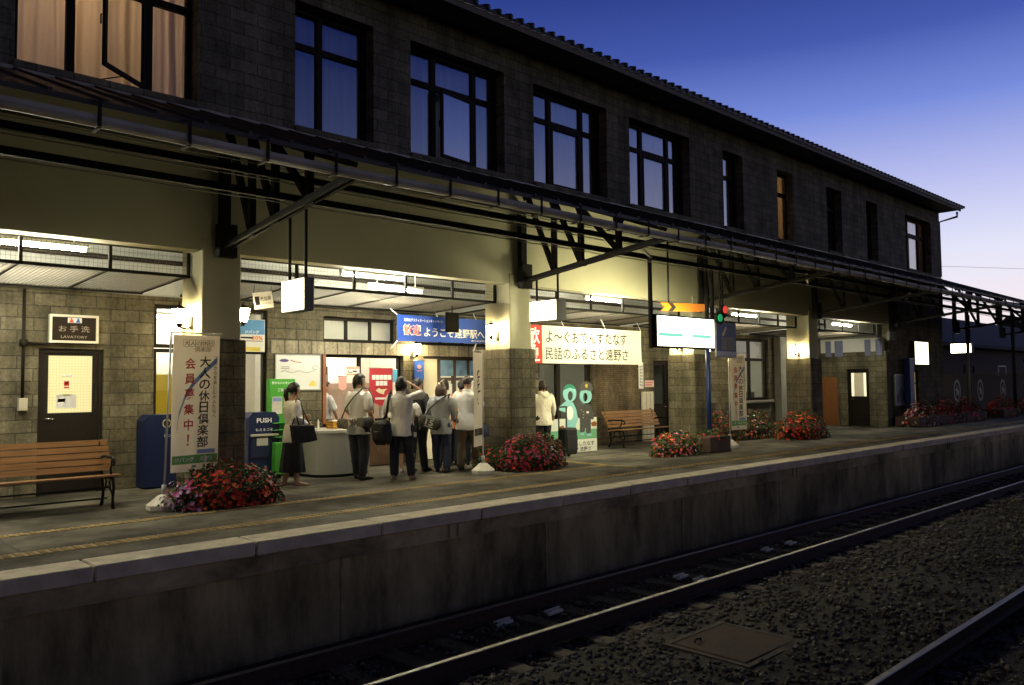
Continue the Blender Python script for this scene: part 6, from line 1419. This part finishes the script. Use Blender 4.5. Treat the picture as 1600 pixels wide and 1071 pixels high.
# girl in the grey hoodie
P, LW, _ = person((9.14, 11.43, 0), 40, 1.60, 'woman with brown bob in a grey hooded top and navy jeans, seen from behind', 'hood', CL['grey'], 'trousers', CL['navy'], 'bob', M_hairb, M_shoeb, 0, -10,
    dict(eR=(.145, .02, .65), wR=(.11, .12, .60), eL=(-.145, .02, .65), wL=(-.11, .12, .60), aR=(.075, -.06, .048), kR=(.07, -.0, .285), aL=(-.055, .05, .045)), 1.04, 6)
o = LW(-.10, -.11, .56); t = thing('messenger_bag', o, 'dark olive messenger bag with pale lettering across the grey hoodie', 'bag')
ex = (LW(1, 0, -.30)-LW(0, 0, 0)).normalized(); ez = (LW(.30, 0, 1)-LW(0, 0, 0)).normalized(); ey = ex.cross(ez)
m = Solid(); m.loft([(ex*d, ez*.115*w, ey*.05*w) for d, w in ((-.19, .55), (-.16, .95), (0, 1.05), (.16, .95), (.19, .55))], 14); m.fuse('bag_body', mat('dark_olive_bag', (.035, .036, .026), .75, var=.3), t, .010, 2, .003)
m = MB(o); cpt = Vector(o)+ey*-.064 if (Vector(o)+ey*.064).length > (Vector(o)-ey*.064).length else Vector(o)+ey*.064
text(m, '15', cpt, ex, ez, .11, .15, .03); m.bar(cpt-ex*.08-ez*.075, cpt+ex*.08-ez*.075, .012, .004, up=ey); m.bar(cpt-ex*.08+ez*.075, cpt+ex*.08+ez*.075, .012, .004, up=ey); m.build('lettering', mat('pale_grey_print', (.45, .45, .40), .6), t)
m = MB(o); world_tube(m, LW, [(-.17, -.08, .60), (-.12, -.095, .70), (-.02, -.10, .79), (.07, -.07, .85), (.10, .0, .866), (.06, .07, .80)], .014); m.build('strap', mat('dark_olive_bag', (.035, .036, .026), .75), t)
# older man in the white shirt
P, LW, _ = person((9.70, 11.36, 0), 36, 1.72, 'older man in a loose white short-sleeved shirt and khaki trousers by the door', 'collar', CL['white'], 'trousers', CL['khaki'], 'crop', M_hair, M_shoeb, -16, -4,
    dict(eR=(.155, .0, .645), wR=(.155, .075, .53), eL=(-.15, .02, .65), wL=(-.12, .11, .56), aR=(.07, .07, .045), kR=(.07, .06, .285), aL=(-.06, -.06, .045), kL=(-.06, .0, .285), cR=1.1), 1.08, 7)
o = LW(.165, .10, .44); t = thing('carrier_bag', o, 'dark blue bag in the right hand of the older man', 'bag'); m = Solid(); m.loft([(LW(.165, .105, z)-Vector(o), (LW(0, 1, 0)-LW(0, 0, 0)).normalized()*w*1.2, (LW(1, 0, 0)-LW(0, 0, 0)).normalized()*w*.5) for z, w in ((.35, .13), (.38, .15), (.44, .14), (.475, .11))], 14)
m.fuse('bag_body', mat('dark_blue_bag', (.02, .03, .09), .6), t, .011, 2, .006); m = MB(o); world_tube(m, LW, [(.165, .06, .47), (.163, .085, .495), (.163, .125, .495), (.165, .15, .47)], .007); m.build('handle', BAG, t)
# two half hidden behind
person((9.93, 12.3, 0), 62, 1.66, 'dark-haired person in pale shirt, almost hidden behind the bobbed woman', 'tee', CL['white'], 'trousers', CL['jeans'], 'short', None, None, 0, 0, None, 1, 8)
person((10.2, 12.1, 0), 60, 1.66, 'dark-haired person in an orange shirt, mostly hidden by the older man', 'tee', CL['orange'], 'trousers', CL['jeans'], 'short', None, None, 0, 0, None, 1, 9)
# staff member behind the ticket window
person((8.16, 13.75, 0), 5, 1.66, 'staff member in white shirt standing behind the ticket window', 'collar', CL['white'], 'trousers', CL['charc'], 'crop', None, None, -20, -12,
    dict(eR=(.15, .03, .645), wR=(.12, .10, .53)), 1.0, 10)
# traveller with the suitcase
P, LW, _ = person((12.30, 11.95, 0), 72, 1.62, 'traveller in a cream hooded top and black trousers right of the second pillar', 'hood', CL['cream'], 'trousers', CL['blk'], 'mop', mat('dark_brown_hair', (.028, .015, .011), .5, var=.3, scale=40), None, 12, -4,
    dict(eR=(.15, .0, .65), wR=(.165, .02, .55), eL=(-.14, .03, .66), wL=(-.08, .13, .66), cR=.9), 1.05, 11)
o = (12.78, 11.72, 0); t = thing('suitcase', o, 'black wheeled suitcase with raised handle beside the cream hooded traveller', 'suitcase')
m = MB(o); m.bbox(12.60, 12.98, 11.58, 11.84, .06, .62, .035); m.build('case_body', mat('black_suitcase', (.014, .014, .015), .6, var=.3), t)
m = MB(o)
for x in (12.67, 12.91): m.box(x-.012, x+.012, 11.84, 11.86, .1, 1.04)
m.bbox(12.655, 12.925, 11.835, 11.865, 1.04, 1.075, .006); m.build('pull_handle', mat('dark_handle', (.05, .05, .05), .4, .3), t)
m = MB(o); m.bbox(12.63, 12.95, 11.565, 11.579, .15, .45, .005); m.build('front_pocket', mat('black_pocket', (.02, .019, .019), .6), t)
for x in (12.64, 12.94): m = MB(o); m.tube([(x-.015, 11.82, .035), (x+.015, 11.82, .035)], .035, 12); m.build('wheel', M_black, t)

# ================================================================== far end of the platform
a, b = onY(1428, 534, 10.9), onY(1450, 570, 10.9); o = ((a.x+b.x)/2, 10.95, b.z); t = thing('glowing_box_sign', o, 'tall blank glowing box sign on the dark wall at the building end', 'light box sign')
m = MB(o); m.bbox(a.x-.03, b.x+.03, 10.88, 11.02, b.z-.03, a.z+.03, .01); m.build('sign_case', M_black, t)
m = MB(o); m.box(a.x, b.x, 10.868, 10.876, b.z, a.z); m.build('light_face', emit('cream_light_face', (1, .97, .72), 2.2, (.8, .8, .7)), t)
a, b = onY(1421, 560, 10.75), onY(1431, 637, 10.75); o = (a.x+.1, 10.75, 0)
m = MB(o); m.bbox(a.x, b.x, 10.75, 10.95, 0, a.z, .02); tag(m.build('blue_post', mat('strong_blue_paint', (.012, .05, .28), .4)), 'thick bright blue post beside the dark picture poster at the building end', 'post')
a, b = onY(1399, 587, 10.95), onY(1420, 631, 10.95); o = ((a.x+b.x)/2, 10.95, b.z)
t = thing('framed_poster', o, 'framed bluish poster on the wall at the building end', 'poster')
m = MB(o); m.box(a.x, b.x, 10.965, 11.0, b.z, a.z); m.build('picture', mat('bluish_print', (.20, .22, .28), .4, var=.5, scale=2), t)
m = MB(o); frame(m, a.x-.04, b.x+.04, b.z-.04, a.z+.04, 10.95, 11.02, .04); m.build('poster_frame', M_steel, t)
m = MB(o); m.prism([(0, 0), (.5, 0), (.5, .12), (.32, .40), (.22, .52), (.1, .3), (0, .2)], (a.x+.1, 10.955, b.z+.08), ((b.x-a.x-.2)/.5, 0, 0), FZ, (0, .008, 0)); m.build('dark_shape', mat('dark_print', (.03, .035, .06), .5), t)
a, b = onY(1391, 518, 10.9), onY(1402, 532, 10.9); o = (a.x+.2, 10.95, b.z)
m = MB(o); frame(m, a.x, b.x, b.z, a.z, 10.93, 11.02, .05); m.box(a.x+.05, b.x-.05, 10.96, 11.0, b.z+.05, a.z-.05); tag(m.build('wall_box', mat('grey_box', (.2, .2, .18), .6)), 'small framed grey box high on the corner of the end wall', 'box')
light_box('far_number_sign', 36.4, 36.65, 11.0, 11.75, 2.66, 3.02, 'far small lit number sign with a dark bar near the slim post', 4.2, True)
def lamp_post(x, y, h, label, head=False):
    o = (x, y, 0); t = thing('slim_post', o, label, 'post', 'slim posts at the far end'); m = MB(o); m.tube([(x, y, 0), (x, y, h)], .05, 10); m.lathe([(.12, 0), (.12, .03), (.05, .06)], o, 12); m.build('shaft', mat('grey_post_paint', (.28, .26, .20), .5), t)
    if head:
        m = MB(o); m.tube([(x, y, h-.02), (x+.05, y-.05, h+.2), (x+.02, y-.2, h+.3)], .03); m.build('arm', M_black, t)
        m = MB(o); m.lathe([(.10, h+.42), (.13, h+.36), (.12, h+.1), (.05, h+.06)], (x, y-.25, 0), 10); m.build('lamp_shade', mat('milky_shade', (.55, .58, .66), .4), t)
    return t
p = onZ(1514, 660); lamp_post(33.9, 10.35, 2.9, 'pale slim post right of the far number sign')
p = onZ(1475, 645); lamp_post(33.2, 11.2, 1.9, 'short slim post left of the far number sign')
lamp_post(41.0, 10.3, 2.3, 'dark curved lamp post at the right edge of the photo', True)
# fence with round emblems
fx0, fx1 = 33.6, 75
o = (45, 12.6, 0); t = thing('emblem_fence', o, 'dark boarded fence with round pale emblems along the far platform', 'fence')
m = MB(o)
for i in range(int((fx1-fx0)/.25)): x = fx0+.25*i; m.box(x, x+.24, 12.6, 12.63, .05, 1.75+.02*math.sin(i*2.3))
m.build('boarding', mat('dark_stained_board', (.06, .035, .028), .8, var=.35), t)
m = MB(o); m.box(fx0, fx1, 12.57, 12.66, 1.78, 1.86); m.box(fx0, fx1, 12.632, 12.68, .4, .5); m.build('rail_cap', M_dark, t)
for k, x in enumerate((36.3, 39.6, 42.8, 46.3, 50.3, 55)):
    m = MB(o); vs = [Vector((x+r_*math.cos(i*.262), 12.59, 1.05+r_*1.15*math.sin(i*.262))) for r_ in (.34, .44) for i in range(24)]; m.add(vs, [(i, (i+1) % 24, 24+(i+1) % 24, 24+i) for i in range(24)])
    m.prism([(.22, 0), (.06, .08), (.02, .27), (-.06, .1), (-.24, .08), (-.1, -.05), (-.12, -.26), (.0, -.12), (.14, -.24)], (x, 12.585, 1.05), FX, FZ, (0, .006, 0)); m.build('round_emblem', mat('pale_teal_emblem', (.34, .42, .42), .6), t)
# dim outbuilding and hills
o = (50, 17, 0); t = thing('outbuilding', o, 'unlit dark outbuilding beyond the station end', 'building')
m = MB(o); m.box(36, 80, 15.5, 22, 0, 3.4); m.build('wall', mat('dark_timber_wall', (.10, .09, .085), .9, var=.3), t)
m = MB(o); m.prism([(15.0, 3.35), (22.5, 3.35), (22.5, 3.55), (18.7, 5.6), (15.0, 3.55)], (35.5, 0, 0), (0, 1, 0), (0, 0, 1), (46, 0, 0)); m.build('roof', mat('dark_slate_roof', (.05, .05, .06), .8), t)
for k in range(4):
    m = MB(o); x = 38+6*k; frame(m, x, x+1.6, 1.1, 2.4, 15.44, 15.498, .08); m.build('window', M_white if k % 2 else M_dark, t)
for k, (x, y, r_, h_) in enumerate(((110, 25, 2, 8.5), (128, 32, 3, 10), (92, 15, 2, 7.5), (150, 22, 4, 10.5))):
    o = (x, y, -.5); t = thing('far_house', o, ['dark house roof beyond the canopy end', 'taller dark house roof beyond the canopy end', 'low dark shed past the emblem fence', 'dark far house closest to the right edge'][k], 'house', 'houses beyond the station')
    m = MB(o); m.box(x-6, x+6, y-4, y+4, -1.2, h_*.62); m.build('wall', mat('dusky_house_wall', (.12, .11, .11), .9), t)
    m = MB(o); m.prism([(y-4.8, h_*.6), (y+4.8, h_*.6), (y, h_)], (x-6.6, 0, 0), (0, 1, 0), (0, 0, 1), (13.2, 0, 0)); m.build('roof', mat('dark_slate_roof', (.05, .05, .06), .8), t)
m = MB(); vs = []
for i in range(61):
    a = math.radians(20+130*i/60); R0 = 700; h_ = 26+22*noise.noise(Vector((i*.13, 3, 0)))+8*noise.noise(Vector((i*.5, 7, 0)))
    vs += [(R0*math.sin(a), R0*math.cos(a), -3), (R0*1.15*math.sin(a), R0*1.15*math.cos(a), h_), (R0*1.5*math.sin(a), R0*1.5*math.cos(a), -3)]
m.add(vs, [(i*3+j, (i+1)*3+j, (i+1)*3+j+1, i*3+j+1) for i in range(60) for j in range(2)], 0, True)
tag(m.build('hills', mat('dark_hill', (.03, .035, .03), .95)), kind='structure')
# overhead wire
m = MB((60, 20, 9)); m.tube([(33, 60, 17), (120, 55, 19.5), (220, 50, 27)], .03, 5); tag(m.build('overhead_wire', M_black), 'thin overhead wire crossing the pale sky', 'wire')
